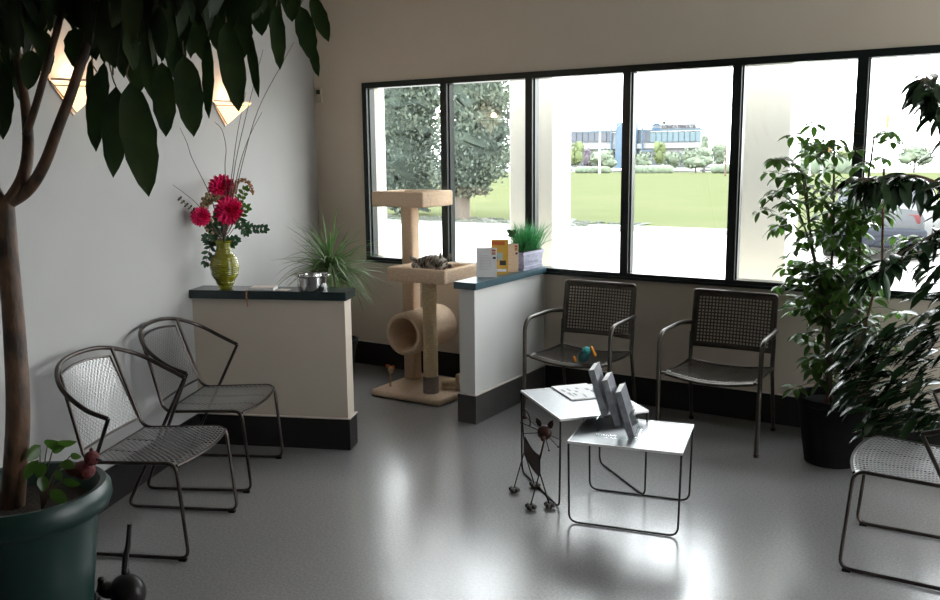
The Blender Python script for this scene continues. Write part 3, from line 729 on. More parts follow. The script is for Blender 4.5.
sprig(236, 240, 224, 246, -.05, 'short dark leafy sprig at the right of the vase mouth', 5, .04, .026)
sprig(207, 238, 219, 246, -.03, 'short dark leafy sprig at the left of the vase mouth', 5, .04, .026)
def filler(pts, lab, k=0, mt='cream', nm='dried_filler', r=.011):
    t = thing(nm, lab, 'flower', VP+Vector((0, 0, .02)), 0); bm = NB(); P = catmull([vp_(u, v, k) for u, v in pts], 8)
    for p in P:
        for j in range(4): ball(bm, p+rv(r*1.1), r*random.uniform(.45, .8), 1)
    link('blooms', bm, M[mt], t, True); bm = NB(); stemt(bm, P[0], .002); tube(bm, P, .002, 5); link('stem', bm, M['stem'], t, True)
filler([(214, 236), (208, 222), (205, 208), (210, 198), (220, 197)], 'cream dried filler blooms at the left of the front flower', .02, r=.02)
filler([(232, 200), (236, 184), (242, 180), (249, 183), (253, 193)], 'tan drooping flower spike at the upper right of the bouquet', .03, 'tan', 'drooping_flower_spike', .009)
def twig(pts, lab, k=0):
    t = thing('bare_twig', lab, 'twig', VP+Vector((0, 0, .02)), 0, 'bare twigs in the vase'); bm = NB()
    P = [inside, neck]+catmull([vp_(u, v, k*(i/len(pts))) for i, (u, v) in enumerate(pts)], 5)
    tube(bm, P, [.0032, .0013], 5)
    o = link('twig_stem', bm, M['stem'], t, True)
twig([(236, 195), (242, 165), (258, 110), (283, 62), (294, 42)], 'bare twig leaning right, tallest of the twigs in the vase', -.05)
twig([(232, 190), (236, 160), (245, 120), (255, 80), (263, 50)], 'bare twig rising nearly straight above the top flower', .05)
twig([(230, 190), (233, 165), (238, 130), (246, 92)], 'short bare twig just left of the straight twig', .1)
twig([(226, 190), (225, 165), (226, 148), (222, 130), (215, 122)], 'curved thin twig bending left towards the right wall lamp', .12)
twig([(212, 200), (205, 184), (192, 158), (187, 143), (180, 128)], 'bare twig leaning left behind the hanging tree leaves', .1)
twig([(206, 215), (196, 203), (184, 193), (173, 185)], 'bare twig reaching low left towards the wall', .1)
twig([(234, 190), (241, 160), (250, 135), (262, 112)], 'thin bare twig between the straight and the tallest twig', -.1)
# book, ribbon, coaster, bowl
AA = math.atan2(adir.y, adir.x)
def onA(u, w, z=AT): return A0 + adir*((atz(u, 292, AT)-A0).dot(adir)) + LD*w + Vector((0, 0, z))
p = onA(257, .04)
t = thing('notebook', 'cream notebook lying on the left divider wall between vase and steel bowl', 'book', p, AA+R(4))
bm = NB(); box(bm, -.07, .07, -.035, .05, .001, .014); link('pages', bm, M['paper'], t, smooth=False)
bm = NB(); box(bm, -.072, .072, -.037, .052, .014, .017, bev=.001); box(bm, -.072, .072, -.037, .052, 0, .001); box(bm, -.072, -.07, -.037, .052, .001, .014); link('cover', bm, M['paperpink'], t, smooth=False)
p = onA(278, .035); t = thing('paper_card', 'small pale card lying beside the cream notebook', 'card', p, AA-R(10))
bm = NB(); box(bm, -.03, .035, -.03, .03, 0, .002); link('card_sheet', bm, M['paperpink'], t, smooth=False)
p = onA(244, -.026); t = thing('ribbon', 'thin tan ribbon hanging over the front edge of the left divider wall', 'ribbon', p, AA)
bm = NB(); path = [(0, .06, .004), (0, .0, .004), (-.002, -.007, -.02), (-.001, -.008, -.05), (.002, -.006, -.088)]
for a, b in zip(path, path[1:]):
    a, b = Vector(a), Vector(b); w = Vector((.004, 0, 0)); th = Vector((0, -.0012, .0012))
    v = [bm.verts.new(x) for x in (a-w, a+w, b+w, b-w, a-w+th, a+w+th, b+w+th, b-w+th)]
    for q in ((0, 1, 2, 3), (7, 6, 5, 4), (0, 4, 5, 1), (2, 6, 7, 3), (1, 5, 6, 2), (0, 3, 7, 4)): bm.faces.new([v[i] for i in q])
ball(bm, (.002, -.008, -.09), .006, 1)
link('ribbon_band', bm, M['tan'], t, smooth=False)
p = onA(308, .055); t = thing('steel_bowl', 'shiny stainless steel bowl with flared rim on the left divider wall', 'bowl', p, 0)
bm = NB(); lathe(bm, [(0, 0), (.078, 0), (.084, .006), (.088, .04), (.091, .082), (.103, .088), (.105, .090), (.103, .092), (.089, .088), (.085, .04), (.078, .008), (0, .004)], 40); link('bowl_body', bm, M['chrome'], t)
bm = NB(); lathe(bm, [(0, .0045), (.072, .0045), (.07, .03), (0, .036)], 24)
link('contents', bm, M['rust'], t)

# ------------------------------------------------------------------ things on the right divider
BT = .93
def leaflet(name, lab, y0, x0, w, h, cover, items, rot=0, lean=8, bw=0):
    """upright card; local x across (facing -y side), leaning back"""
    t = thing(name, lab, 'leaflet', (x0, y0, BT+.001), R(rot), 'leaflets on the right divider wall')
    M4 = Matrix.Rotation(R(-lean), 4, 'X')
    bm = NB(); box(bm, -w/2, w/2, 0, .002, 0, h, M4=M4); box(bm, -w/2, w/2, .010, .012, 0, h, M4=Matrix.Translation((0, .0, 0)) @ Matrix.Rotation(R(lean*.6), 4, 'X') if False else M4)
    box(bm, -w/2, w/2, .0, .055, 0, .0015)
    link('sheet', bm, M[cover], t, smooth=False)
    for (mk, x0_, x1_, z0_, z1_) in items:
        pass
    groups = {}
    for it in items: groups.setdefault(it[0], []).append(it[1:])
    for mk, lst in groups.items():
        for sub in ([lst] if mk == 'ink' else [[q_] for q_ in lst]):
            bm = NB()
            for (a, b, c_, d_) in sub: box(bm, a*w/2, b*w/2, -.0012, 0, c_*h, d_*h, M4=M4)
            link('text_lines' if mk == 'ink' else 'printed_picture', bm, M[mk], t, smooth=False)
    return t
lines = [('ink', -.7, random.uniform(.1, .5), .26+.052*k, .268+.052*k) for k in range(10)]
side = [('inktan', .5, .88, .76, .92), ('inkdark', .6, .88, .62, .69)]
side = [('inktan', .5, .88, .76, .85), ('orangeprint', .5, .88, .87, .94), ('inkdark', .6, .9, .62, .69)]
leaflet('leaflet', 'white leaflet with printed lines, nearest the end of the right divider wall', 4.945, -2.955, .135, .195, 'paper', lines+side, 30)
leaflet('leaflet', 'mustard yellow leaflet with animal photos between the two pale leaflets', 5.115, -2.955, .115, .235, 'yellow', [('orangeprint', -.95, .6, .84, .95), ('inkblue', -.45, .35, .42, .62), ('inkdark', .0, .75, .26, .40), ('inktan', -.8, -.2, .36, .52), ('paper', -.7, .8, .08, .15)], 26)
leaflet('leaflet', 'cream leaflet with printed lines, nearest the grass planter', 5.255, -2.945, .10, .195, 'paperpink', lines+side, 26)
pl = thing('planter', 'lavender grey rectangular planter with leaf relief holding green grass', 'planter', (-2.955, 5.50, BT+.001), 0)
bm = NB()
def taper(bm, x, y, z0, z1, s0, s1):
    a = [bm.verts.new((sx*x*s0, sy*y*s0, z0)) for sx, sy in ((-1, -1), (1, -1), (1, 1), (-1, 1))]; b = [bm.verts.new((sx*x*s1, sy*y*s1, z1)) for sx, sy in ((-1, -1), (1, -1), (1, 1), (-1, 1))]
    bm.faces.new(a[::-1]); bm.faces.new(b)
    for i in range(4): bm.faces.new((a[i], a[(i+1) % 4], b[(i+1) % 4], b[i]))
taper(bm, .055, .145, 0, .014, .98, 1.0); taper(bm, .055, .145, .014, .105, .93, 1.0); taper(bm, .055, .145, .105, .125, 1.07, 1.09)
link('planter_box', bm, M['planter'], pl, smooth=False)
random.seed(5)
for face_ in (0, 1):
    bm = NB()
    for k in range(13 if face_ == 0 else 6):
        t_ = -1+2*(k+.5)/(13 if face_ == 0 else 6)
        for j in range(2):
            zz = .038+.035*j+random.uniform(0, .012)
            if face_ == 0: c_ = Vector((.0535, t_*.12, zz)); d = Vector((.0, random.uniform(-1, 1), random.uniform(.3, 1))); up_ = Vector((1, 0, 0))
            else: c_ = Vector((t_*.042, -.139, zz)); d = Vector((random.uniform(-1, 1), 0, random.uniform(.3, 1))); up_ = Vector((0, -1, 0))
            leaf(bm, c_, d, .026, .012, up=up_, droop=0, seg=3, fold=.4)
    link('leaf_relief', bm, M['planterhi'], pl)
bm = NB(); box(bm, .0535, .0565, -.14, .14, .020, .028); box(bm, .0575, .060, -.15, .15, .108, .12); box(bm, -.05, .05, -.1425, -.138, .020, .028); link('moulding', bm, M['planterhi'], pl, smooth=False)
gr = thing('potted_grass', 'bright green ornamental grass growing in the lavender planter', 'plant', (-2.955, 5.50, BT+.127), 0)
bm = NB(); box(bm, -.052, .052, -.14, .14, 0, .004); link('soil', bm, M['soil'], gr, smooth=False)
bm = NB()
for k in range(520):
    p = Vector((random.uniform(-.045, .045), random.gauss(0, .062), 0)); p.y = max(-.13, min(.13, p.y))
    sp2 = random.random()
    d = Vector((p.x*5+random.uniform(-.25, .25), p.y*3.2+random.uniform(-.3, .3), 1))
    L = random.uniform(.12, .225) if sp2 < .8 else random.uniform(.17, .28)
    if sp2 > .86: d.x *= 2; d.y = d.y*1.6+random.choice((-.5, .5))
    leaf(bm, p, d, L, random.uniform(.004, .008), up=rv(1), droop=random.uniform(.1, .7) if sp2 < .86 else 1.0, seg=4, fold=.1, shape=lambda t: (1-t)**.6)
link('blades', bm, M['grassleaf'], gr)
pk = thing('butterfly_pick', 'small rust red butterfly on a stick at the left of the potted grass', 'ornament', (-2.99, 5.38, BT+.12), 0)
q = aty(512, 234, 5.38)
bm = NB(); tube(bm, [(-2.98, 5.385, BT+.128), q], .0018, 5); link('stick', bm, M['stem'], pk, True)
bm = NB()
for s in (-1, 1):
    leaf(bm, q, Vector((s*.8, -.3, .7)), .05, .035, Vector((0, 1, 0)), 0, 4); leaf(bm, q, Vector((s*.8, -.3, -.5)), .035, .028, Vector((0, 1, 0)), 0, 4)
tube(bm, [q-Vector((0, 0, .02)), q+Vector((0, 0, .02))], .004, 6)
link('wings', bm, M['rust'], pk, True)

# ------------------------------------------------------------------ plush toy on the armchair
ty = thing('plush_toy', 'teal and orange plush toy lying on the armchair seat', 'toy', (-2.285, 5.03, .415), 0)
bm = NB(); rot = Matrix.Rotation(R(35), 3, 'Y')
ball(bm, (0, 0, .045), .045, 3, sc3=(.8, .8, 1.1), rot=rot); link('body', bm, M['teal'], ty)
bm = NB(); ball(bm, (.022, -.012, .085), .028, 3, sc3=(1.1, .9, .8)); link('head', bm, M['tealhi'], ty)
bm = NB(); box(bm, -.007, .007, -.012, .012, -.035, .035, bev=.006, M4=Matrix.Translation((.066, -.01, .082)) @ Matrix.Rotation(R(-28), 4, 'Y')); link('fin', bm, M['orange'], ty)
bm = NB(); box(bm, -.005, .005, -.01, .01, -.02, .02, bev=.004, M4=Matrix.Translation((-.052, -.03, .022)) @ Matrix.Rotation(R(-20), 4, 'Y')); link('foot', bm, M['orange'], ty)

# ------------------------------------------------------------------ wall fittings
def sconce(s_along, lab, zt=2.07):
    c = L0 + LD*s_along + Vector((0, 0, zt))
    t = thing('wall_sconce', lab, 'lamp', c, LEFT_ANG-PI/2, 'triangular wall lamps')      # local x = out of wall, local y = along wall
    hw, out, dp_ = .16, .19, .13
    L_, R_, T_, B_ = (.012, -hw, 0), (.012, hw, 0), (out, 0, -.0), (.02, 0, -dp_)
    bm = NB(); v = [bm.verts.new(p) for p in (L_, R_, T_, B_)]
    bm.faces.new((v[0], v[2], v[3])); bm.faces.new((v[2], v[1], v[3])); o = solid(link('glass_shade', bm, M['shade'], t, smooth=False), .003)
    bm = NB(); bmp = [(0, -hw-.012, .012), (0, hw+.012, .012), (0, 0, -dp_-.015)]
    a = [bm.verts.new(p) for p in bmp]; b = [bm.verts.new((p[0]+.008, p[1], p[2])) for p in bmp]
    bm.faces.new(a); bm.faces.new(b[::-1])
    for i in range(3): bm.faces.new((a[i], a[(i+1) % 3], b[(i+1) % 3], b[i]))
    link('back_plate', bm, M['sconcemetal'], t, smooth=False)
    bm = NB()
    for a_, b_ in ((L_, T_), (T_, R_)): tube(bm, [Vector(a_)+Vector((0, 0, .008)), Vector(b_)+Vector((0, 0, .008))], .0055, 6); 
    for a_, b_ in ((L_, T_), (T_, R_)): tube(bm, [Vector(a_)+Vector((0, 0, -.018)), (Vector(b_)+Vector((-.02 if b_ == T_ else 0, 0, -.018)))], .0028, 6)
    tube(bm, [L_, B_], .004, 6); tube(bm, [R_, B_], .004, 6); link('trim_rod', bm, M['sconcemetal'], t)
    bm = NB(); lathe(bm, [(0, -.05), (.015, -.045), (.022, -.02), (.016, 0), (0, .006)], 16, (.07, 0, -.01)); link('bulb', bm, mat('lamp_bulb', (1, .9, .7, 1), emit=(1, .72, .4, 1), estr=6), t)
    ld_ = bpy.data.lights.new('sconce_light', 'POINT'); ld_.energy = 2.4; ld_.color = (1, .62, .36); ld_.shadow_soft_size = .03
    lo = bpy.data.objects.new('sconce_light', ld_); COL.objects.link(lo); lo.parent = t; lo.location = (.08, 0, .03)
sA = (Vector((-3.765, 2.565, 0))-L0).dot(LD); sB = (Vector((-4.38, 4.06, 0))-L0).dot(LD)
sconce(sA, 'glowing triangular wall lamp behind the tree branches, nearer the camera')
sconce(sB, 'glowing triangular wall lamp above the flower vase')
t = thing('thermostat', 'small beige wall thermostat with dark display left of the window', 'thermostat', (-4.985, YB-.001, 2.17), 0)
bm = NB(); box(bm, -.035, .03, -.025, 0, 0, .125, bev=.004); link('housing', bm, M['beigeplastic'], t)
bm = NB(); box(bm, -.022, .018, -.027, -.025, .07, .105); link('display', bm, M['screen'], t, smooth=False)

# ------------------------------------------------------------------ large tree in green pot
PC = Vector((-2.965, 1.70, 0))
pot = thing('plant_pot', 'large green plastic plant pot with rolled rim beside the metal chair', 'pot', PC, 0)
bm = NB(); lathe(bm, [(0, .0), (.185, .0), (.195, .02), (.228, .30), (.243, .44), (.25, .455), (.262, .46), (.285, .475), (.297, .505), (.295, .54), (.278, .562), (.258, .560), (.246, .545), (.235, .50), (.22, .47), (.21, .30), (.18, .03), (0, .03)], 64); link('pot_body', bm, M['greenpot'], pot)
bm = NB(); lathe(bm, [(0, .49), (.12, .492), (.234, .485), (.225, .40), (0, .40)], 32); link('soil', bm, M['soil'], pot)
tr = thing('indoor_tree', 'tall indoor tree with brown trunk and large drooping leaves in the green pot', 'tree', PC+Vector((0, 0, .48)), 0)
TD = CF.dot(PC+Vector((0, 0, 1.2))-CAM)
def tp(u, v, k=0): return atd(u, v, TD+k)
def tpz(u, v, z): return atz(u, v, z)
bm = NB()
tr0 = PC+Vector((-.045, -.02, .478))
trunk = catmull([tr0, tp(18, 420), tp(15, 340), tp(9, 265), tp(5, 203)], 8)
tube(bm, trunk, [.043, .031], 14)
link('trunk', bm, M['bark'], tr, True)
top0 = tp(4, 203)
def branch(pts, r0, r1):
    bm = NB(); P = catmull([tp(*p) for p in pts], 6); tube(bm, P, [r0, r1], 10); link('branch', bm, M['bark'], tr, True)
branch([(5, 208), (22, 180, .0), (28, 150, .02), (26, 110, .05), (18, 60, .08), (8, 0, .1)], .024, .013)
branch([(26, 135, .02), (36, 105, -.02), (50, 55, -.05), (62, 10, -.08), (68, -30, -.1)], .014, .010)
branch([(6, 205), (28, 190, 0), (44, 165, -.05), (58, 128, -.08), (74, 85, -.1), (90, 30, -.15), (98, -30, -.2)], .022, .014)
branch([(5, 208), (-14, 170, 0), (-30, 110, .1), (-40, 40, .15)], .02, .012)
branch([(90, 30, -.15), (150, 5, -.1), (220, -8, 0), (300, -20, .1)], .011, .005)
branch([(115, 0, 0), (113, 40, 0), (113, 75, 0)], .004, .003)
bml = NB(); bmp_ = bml
random.seed(21)
def hang(u0, v0, u1, v1, wpx, k, twist=0, droop=.15):
    a = tp(u0, v0, k); b = tp(u1, v1, k-.03); L = (b-a).length; W = wpx*TD/F_PX*.92
    tocam = (CAM-a).normalized(); a_ = R(twist); d = (b-a).normalized(); up = (Matrix.Rotation(a_, 3, d) @ tocam)
    leaf(bml, a, d, L, W, up=up, droop=droop*.2, seg=9, fold=.22, wav=.05, shape=lambda t: (math.sin(PI*t**.9)**.62 if 0 < t < 1 else 0)*(1+.06*math.sin(t*23+u0)))
    tube(bmp_, catmull([a+Vector((0, 0, .10))+rv(.04), a+Vector((0, 0, .04))+rv(.012), a], 3), .0025, 5, mi=1)
for L_ in [(2, 62, 3, 140, 22, 0), (97, 72, 96, 152, 22, .0, 20), (116, 86, 113, 178, 26, -.05), (130, 82, 149, 197, 36, -.1), (162, 62, 166, 137, 25, -.05), (184, 55, 194, 137, 29, -.1),
           (208, 36, 209, 119, 15, .05, 30), (226, 22, 239, 112, 27, -.1), (248, 28, 259, 98, 12, .1, 20), (276, 6, 280, 70, 17, .05), (300, 6, 313, 62, 22, .1), (310, 38, 319, 77, 12, .15, 20), (312, -4, 329, 42, 18, .15), (272, -15, 276, 40, 18, .2),
           (76, 28, 79, 72, 27, .05, 0, 0), (92, 58, 88, 100, 10, .1, 40), (104, 62, 102, 118, 16, .1, 30), (18, 50, 22, 104, 18, .15), (44, 30, 46, 78, 20, .2), (147, 40, 152, 100, 20, .1), (172, 20, 178, 84, 24, .1), (197, 10, 203, 62, 22, .1), (214, 0, 218, 52, 22, .15), (240, 0, 243, 60, 24, .1),
           (256, -10, 262, 36, 24, .1), (136, 50, 138, 95, 22, .15), (32, 50, 28, 90, 20, -.1), (10, 40, 8, 84, 20, .1), (118, 20, 124, 78, 20, .15), (290, -20, 292, 22, 22, .1), (228, -20, 232, 30, 28, .2)]:
    hang(*L_)
env = [(-60, 70), (0, 62), (35, 66), (58, 22), (70, 30), (90, 60), (120, 75), (160, 72), (200, 55), (225, 32), (250, 34), (265, 18), (290, 16), (330, 5)]
def ev_(u):
    for (a, va), (b, vb) in zip(env, env[1:]):
        if a <= u <= b: return va+(vb-va)*(u-a)/(b-a)
    return 0
for k in range(640):
    u = random.uniform(-60, 318); vmax = ev_(u); v = vmax - random.uniform(0, 1)**1.15*150
    ln_ = random.uniform(45, 85); hang(u+random.uniform(-18, 18), v-ln_, u, v, random.uniform(16, 27), random.uniform(-.25, .45), random.uniform(-70, 70), .4)
for v in bml.verts:
    dw = (v.co-L0).dot(LN)
    if dw < .05: v.co += LN*(.05-dw+random.uniform(0, .04))
    if v.co.z > ZC-.06: v.co.z = ZC-.06-random.uniform(0, .05)
link('foliage', bml, [M['bigleaf'], M['stem']], tr, True)
# small plant in the same pot
sp1 = thing('small_potted_plant', 'small light green leafy plant growing in the green pot near its rim', 'plant', PC+Vector((.1, 0, .49)), 0)
bm = NB(); bms = NB(); SD = CF.dot(Vector((-2.86, 1.72, .55))-CAM)
s0 = atd(45, 505, SD)
s0 = PC + Vector((.09, .01, .49))
for (u, v, L, W, du, dv) in [(40, 445, .07, .05, -.2, .3), (47, 447, .06, .05, .6, -.4), (54, 446, .10, .035, 1, -.35), (52, 452, .06, .03, 1, -.5), (38, 460, .08, .04, -.6, .9), (44, 462, .06, .04, -.3, 1), (60, 463, .07, .04, .8, .1), (50, 490, .09, .045, 1, .6), (42, 475, .06, .04, .2, 1), (62, 482, .08, .035, 1, -.1), (56, 470, .05, .03, .5, .5), (70, 456, .05, .025, 1, -.1)]:
    p = atd(u, v, SD-.02); d = CX*du+CD*dv - CF*.3
    leaf(bm, p, d, L, W, up=(CAM-p).normalized()+rv(.5), droop=.3, seg=5, fold=.3); tube(bms, catmull([s0, s0.lerp(p, .6)+Vector((0, 0, .02)), p], 4), .002, 5)
link('leaves', bm, M['scheff'], sp1, True); link('stems', bms, M['stem'], sp1, True)
bd = thing('bird_ornament', 'dark red bird ornament perched on the rim of the green pot', 'ornament', PC+Vector((.2, .12, .55)), 0)
bp0 = atd(84, 470, SD+.03)
bm = NB(); ball(bm, atd(84, 470, SD+.04), .04, 3, sc3=(1.15, .9, .85)); ball(bm, atd(92, 458, SD+.03), .027, 3)
ball(bm, atd(74, 470, SD+.05), .033, 2, sc3=(1.2, .8, .7)); leaf(bm, atd(72, 468, SD+.05), -CX+CD*.2, .07, .035, up=CD*-1, droop=0, seg=3)
link('body', bm, M['redbird'], bd, True)
bm = NB(); tube(bm, [atd(97, 459, SD+.02), atd(102, 460.5, SD+.01)], [.007, .001], 6); link('beak', bm, M['inkdark'], bd, True)
bm = NB(); ball(bm, atd(91.5, 451.5, SD+.03), .012, 1, sc3=(.7, .7, 1.4)); link('crest', bm, M['redbird'], bd, True)

# ------------------------------------------------------------------ spiky plant behind the left divider
dpv = Vector((-4.05, 4.45, 0))
u_ = atd(332, 300, CF.dot(Vector((-4.2, 4.9, .8))-CAM)); dpv = Vector((u_.x, u_.y, 0))
ps = thing('plant_pot', 'dark plant pot on the floor behind the left divider wall', 'pot', dpv, 0)
bm = NB(); lathe(bm, [(0, 0), (.12, 0), (.17, .36), (.182, .365), (.182, .40), (.165, .40), (.155, .36), (0, .35)], 32); link('pot_body', bm, M['shadepot'], ps)
dr = thing('spiky_plant', 'spiky strap leaved plant rising behind the left divider wall beside the window', 'plant', dpv+Vector((0, 0, .35)), 0)
cz = dpv+Vector((0, 0, .90))
bm = NB(); tube(bm, [dpv+Vector((0, 0, .34)), cz], [.02, .016], 8); link('stem', bm, M['stem'], dr, True)
bm = NB(); random.seed(4)
for k in range(210):
    a = random.uniform(0, 2*PI); el = random.choice([random.uniform(-.3, .6), random.uniform(.3, 1.4)])
    d = Vector((math.cos(a)*math.cos(el), math.sin(a)*math.cos(el), math.sin(el)))
    L = random.uniform(.32, .52)
    if (cz+d*L).y > YB-.1 or (cz+d*L-L0).dot(LN) < .08: L = .26
    leaf(bm, cz+Vector((0, 0, random.uniform(-.06, .06))), d, L, random.uniform(.018, .03), up=Vector((0, 0, 1)), droop=random.uniform(.3, 2.0), seg=8, fold=.4, shape=lambda t: min(1, .5+t*3)*(1-t)**.7)
link('leaves', bm, M['dracleaf'], dr, True)

# ------------------------------------------------------------------ right hand plants
def whorl(bm, bmst, p, r, n=7, from_=None, L=.09, W=.034, tilt=.5):
    a0 = random.uniform(0, 6); ax = (Vector((0, 0, 1))+rv(.45)).normalized(); x = ax.orthogonal().normalized(); y = ax.cross(x)
    for i in range(n):
        a = a0+2*PI*i/n; d = x*math.cos(a)+y*math.sin(a)-ax*random.uniform(.1, tilt)
        q = p+d*.012
        leaf(bm, q, d, L*random.uniform(.75, 1.15), W, up=ax, droop=random.uniform(.4, 1.2), seg=4, fold=.25)
    if from_ is not None: tube(bmst, catmull([from_, from_.lerp(p, .5)+Vector((0, 0, .025)), p], 3), .0018, 4, mi=1)
P1 = Vector((-.80, 5.12, 0))
pp = thing('plant_pot', 'shade-darkened plant pot on the floor under the window beside the empty armchair', 'pot', P1, 0)
bm = NB(); lathe(bm, [(0, 0), (.14, 0), (.19, .34), (.2, .345), (.2, .38), (.18, .38), (.17, .34), (0, .33)], 32); link('pot_body', bm, M['shadepot'], pp)
s1 = thing('umbrella_plant', 'tall green umbrella plant with whorled leaves in front of the window', 'plant', P1+Vector((0, 0, .33)), 0)
random.seed(31)
bm = NB(); canes = []
for (dx, dy, tx, ty_, z) in [(-.03, 0, -.07, -.02, 1.78), (.05, .03, .12, .02, 1.80), (0, -.05, -.22, -.05, 1.62), (.02, .05, .02, .05, 1.5), (-.02, .04, -.12, .05, 1.1)]:
    P = catmull([P1+Vector((dx, dy, .32)), P1+Vector((dx*1.3+tx*.25, dy+ty_*.3, .8)), P1+Vector((tx*.7, ty_, 1.25 if z > 1.3 else .95)), P1+Vector((tx, ty_, z))], 8)
    tube(bm, P, [.011, .005], 7); canes.append(P)
side_ = [aty(785, 190, 4.95), aty(768, 203, 4.93)]
tube(bm, catmull([canes[2][-12], aty(800, 215, 5.0), aty(780, 195, 4.95), aty(760, 208, 4.92)], 5), [.006, .003], 6)
tube(bm, catmull([canes[2][-8], aty(805, 180, 5.0), aty(793, 165, 4.95)], 5), [.006, .003], 6)
link('stems', bm, M['stem'], s1, True)
bm = NB(); bms = bm
for k in range(270):
    P = random.choice(canes); i = random.randint(2, len(P)-1); b = P[i]
    rr = random.uniform(.06, .27)*(1.0 if b.z > .9 else .8); a = random.uniform(0, 2*PI); p = b+Vector((math.cos(a)*rr, math.sin(a)*rr*.8, random.uniform(-.02, .10)))
    p.y = min(p.y, YB-.14); whorl(bm, bms, p, 0, random.choice((5, 6, 7)), b, L=random.uniform(.07, .105), W=.036)
for (u, v) in [(760, 210), (766, 196), (778, 190), (786, 178), (796, 163), (802, 172), (795, 205), (805, 190), (790, 222), (780, 215), (812, 222), (803, 240), (818, 200), (815, 178), (795, 250), (808, 262), (826, 150), (843, 145), (855, 150)]:
    p = aty(u, v, 4.95+random.uniform(-.05, .1)); whorl(bm, bms, p, 0, 6, p+Vector((.06, .03, -.02)), L=.075, W=.03)
link('leaves', bm, [M['scheff'], M['stem']], s1, True)
for (u0, v0, u1, v1, y, lab) in [(848, 372, 846, 300, 4.93, 'reddish plant stake standing among the lower leaves of the umbrella plant'), (882, 262, 884, 168, 4.9, 'thin reddish plant stake rising in front of the parked car')]:
    t_ = aty(u1, v1, y); b_ = Vector((P1.x+(.06 if u0 > 860 else -.05), P1.y-.06, .33)); b2 = aty(u0, v0, y)
    bm = NB(); tube(bm, [b_, b2, t_], .006, 7); o = link('plant_stake', bm, M['cane'], None, True, loc=tuple(b_)); tag(o, lab, 'stake', 'reddish plant stakes')
P2 = Vector((.10, 4.80, 0))
pp = thing('plant_pot', 'shade-darkened floor pot of the dark leafy plant, at the right edge behind the mesh chair', 'pot', P2, 0)
bm = NB(); lathe(bm, [(0, 0), (.17, 0), (.22, .38), (.235, .385), (.235, .42), (.21, .42), (.2, .38), (0, .37)], 32); link('pot_body', bm, M['shadepot'], pp)
s2 = thing('rubber_plant', 'large dark glossy leaved plant at the right edge in front of the window', 'plant', P2+Vector((0, 0, .37)), 0)
bm = NB(); c2 = []
for (tx, ty_, z) in [(.05, .0, 2.2), (-.12, -.12, 1.9), (.2, .1, 2.0), (-.28, -.2, 1.35), (.1, -.3, 1.5)]:
    P = catmull([P2+Vector((tx*.1, ty_*.1, .36)), P2+Vector((tx*.4, ty_*.4, .36+(z-.36)*.4)), P2+Vector((tx*.8, ty_*.8, .36+(z-.36)*.75)), P2+Vector((tx, ty_, z))], 8); tube(bm, P, [.016, .006], 7); c2.append(P)
br = catmull([c2[1][14], aty(925, 178, 4.55), aty(890, 180, 4.5), aty(862, 178, 4.45)], 6); tube(bm, br, [.008, .004], 6)
br2 = catmull([c2[0][16], aty(948, 225, 4.5), aty(905, 250, 4.45), aty(872, 275, 4.4)], 6); tube(bm, br2, [.007, .003], 6)
br3 = catmull([c2[0][20], aty(955, 110, 4.4), aty(935, 85, 4.4), aty(925, 75, 4.4)], 6); tube(bm, br3, [.007, .003], 6)
link('stems', bm, M['bark'], s2, True)
bm = NB(); bms = bm
def bigl(p, b, d, L, W):
    leaf(bm, p, d, L, W, up=Vector((0, 0, 1))+rv(.4), droop=random.uniform(.5, 1.4), seg=5, fold=.2); tube(bms, [b, p], .0022, 4, mi=1)
random.seed(41)
for k in range(950):
    P = random.choice(c2); i = random.randint(5, len(P)-1); b = P[i]; a = random.uniform(0, 2*PI); d = Vector((math.cos(a), math.sin(a), random.uniform(-.9, .3)))
    rr = random.uniform(.03, .34); p = b+Vector((d.x, d.y, d.z*.3))*rr
    if p.y > YB-.22: p.y = YB-.22; d.y = -abs(d.y)
    bigl(p, b, d, random.uniform(.12, .19), random.uniform(.04, .062))
for B in (br, br2, br3):
    for b in B[2:]:
        for j in range(7 if B is br else 4):
            d = Vector((random.uniform(-1, .5), random.uniform(-.6, .6), random.uniform(-1, .1))); bigl(b+d*.03, b, d, random.uniform(.10, .16), random.uniform(.035, .055))
# low foliage that leans over the chair
for k in range(300):
    u = random.uniform(850, 945); v = random.uniform(320, 432) if u > 875 else random.uniform(310, 405)
    p = aty(u, v, random.uniform(4.5, 4.85)); b = p+Vector((.035, .01, .015)); d = Vector((random.uniform(-1, -.3), random.uniform(-.5, .3), random.uniform(-.7, .1)))
    bigl(p, b, d, random.uniform(.11, .17), random.uniform(.04, .055))
link('leaves', bm, [M['darkleaf'], M['stem']], s2, True)

# ------------------------------------------------------------------ outside
GZ = -.15
yk = 20.6
bm = NB(); box(bm, -60, 60, YB+.2, yk, GZ-.2, GZ); struct('ground', bm, M['paving'])
def strip(name, y0, z0, y1, z1, mt, x0=-220, x1=160, n=1):
    bm = NB(); v = [bm.verts.new(p) for p in ((x0, y0, z0), (x1, y0, z0), (x1, y1, z1), (x0, y1, z1), (x0, y0, z0-.3), (x1, y0, z0-.3), (x1, y1, z1-.3), (x0, y1, z1-.3))]
    for q in ((0, 1, 2, 3), (7, 6, 5, 4), (0, 4, 5, 1), (1, 5, 6, 2), (2, 6, 7, 3), (3, 7, 4, 0)): bm.faces.new([v[i] for i in q])
    return struct(name, bm, mt)
zf = -1.98
strip('lawn', yk+.3, GZ+.02, 186, zf, M['lawn'])
strip('street', 186.01, zf, 260, zf-.5, M['asphalt'])
bm = NB(); box(bm, -60, -9.3, yk, yk+.3, GZ-.1, GZ+.05); box(bm, -9.3, 60, yk, yk+.3, GZ-.1, GZ+.12); struct('kerb', bm, M['kerb'])
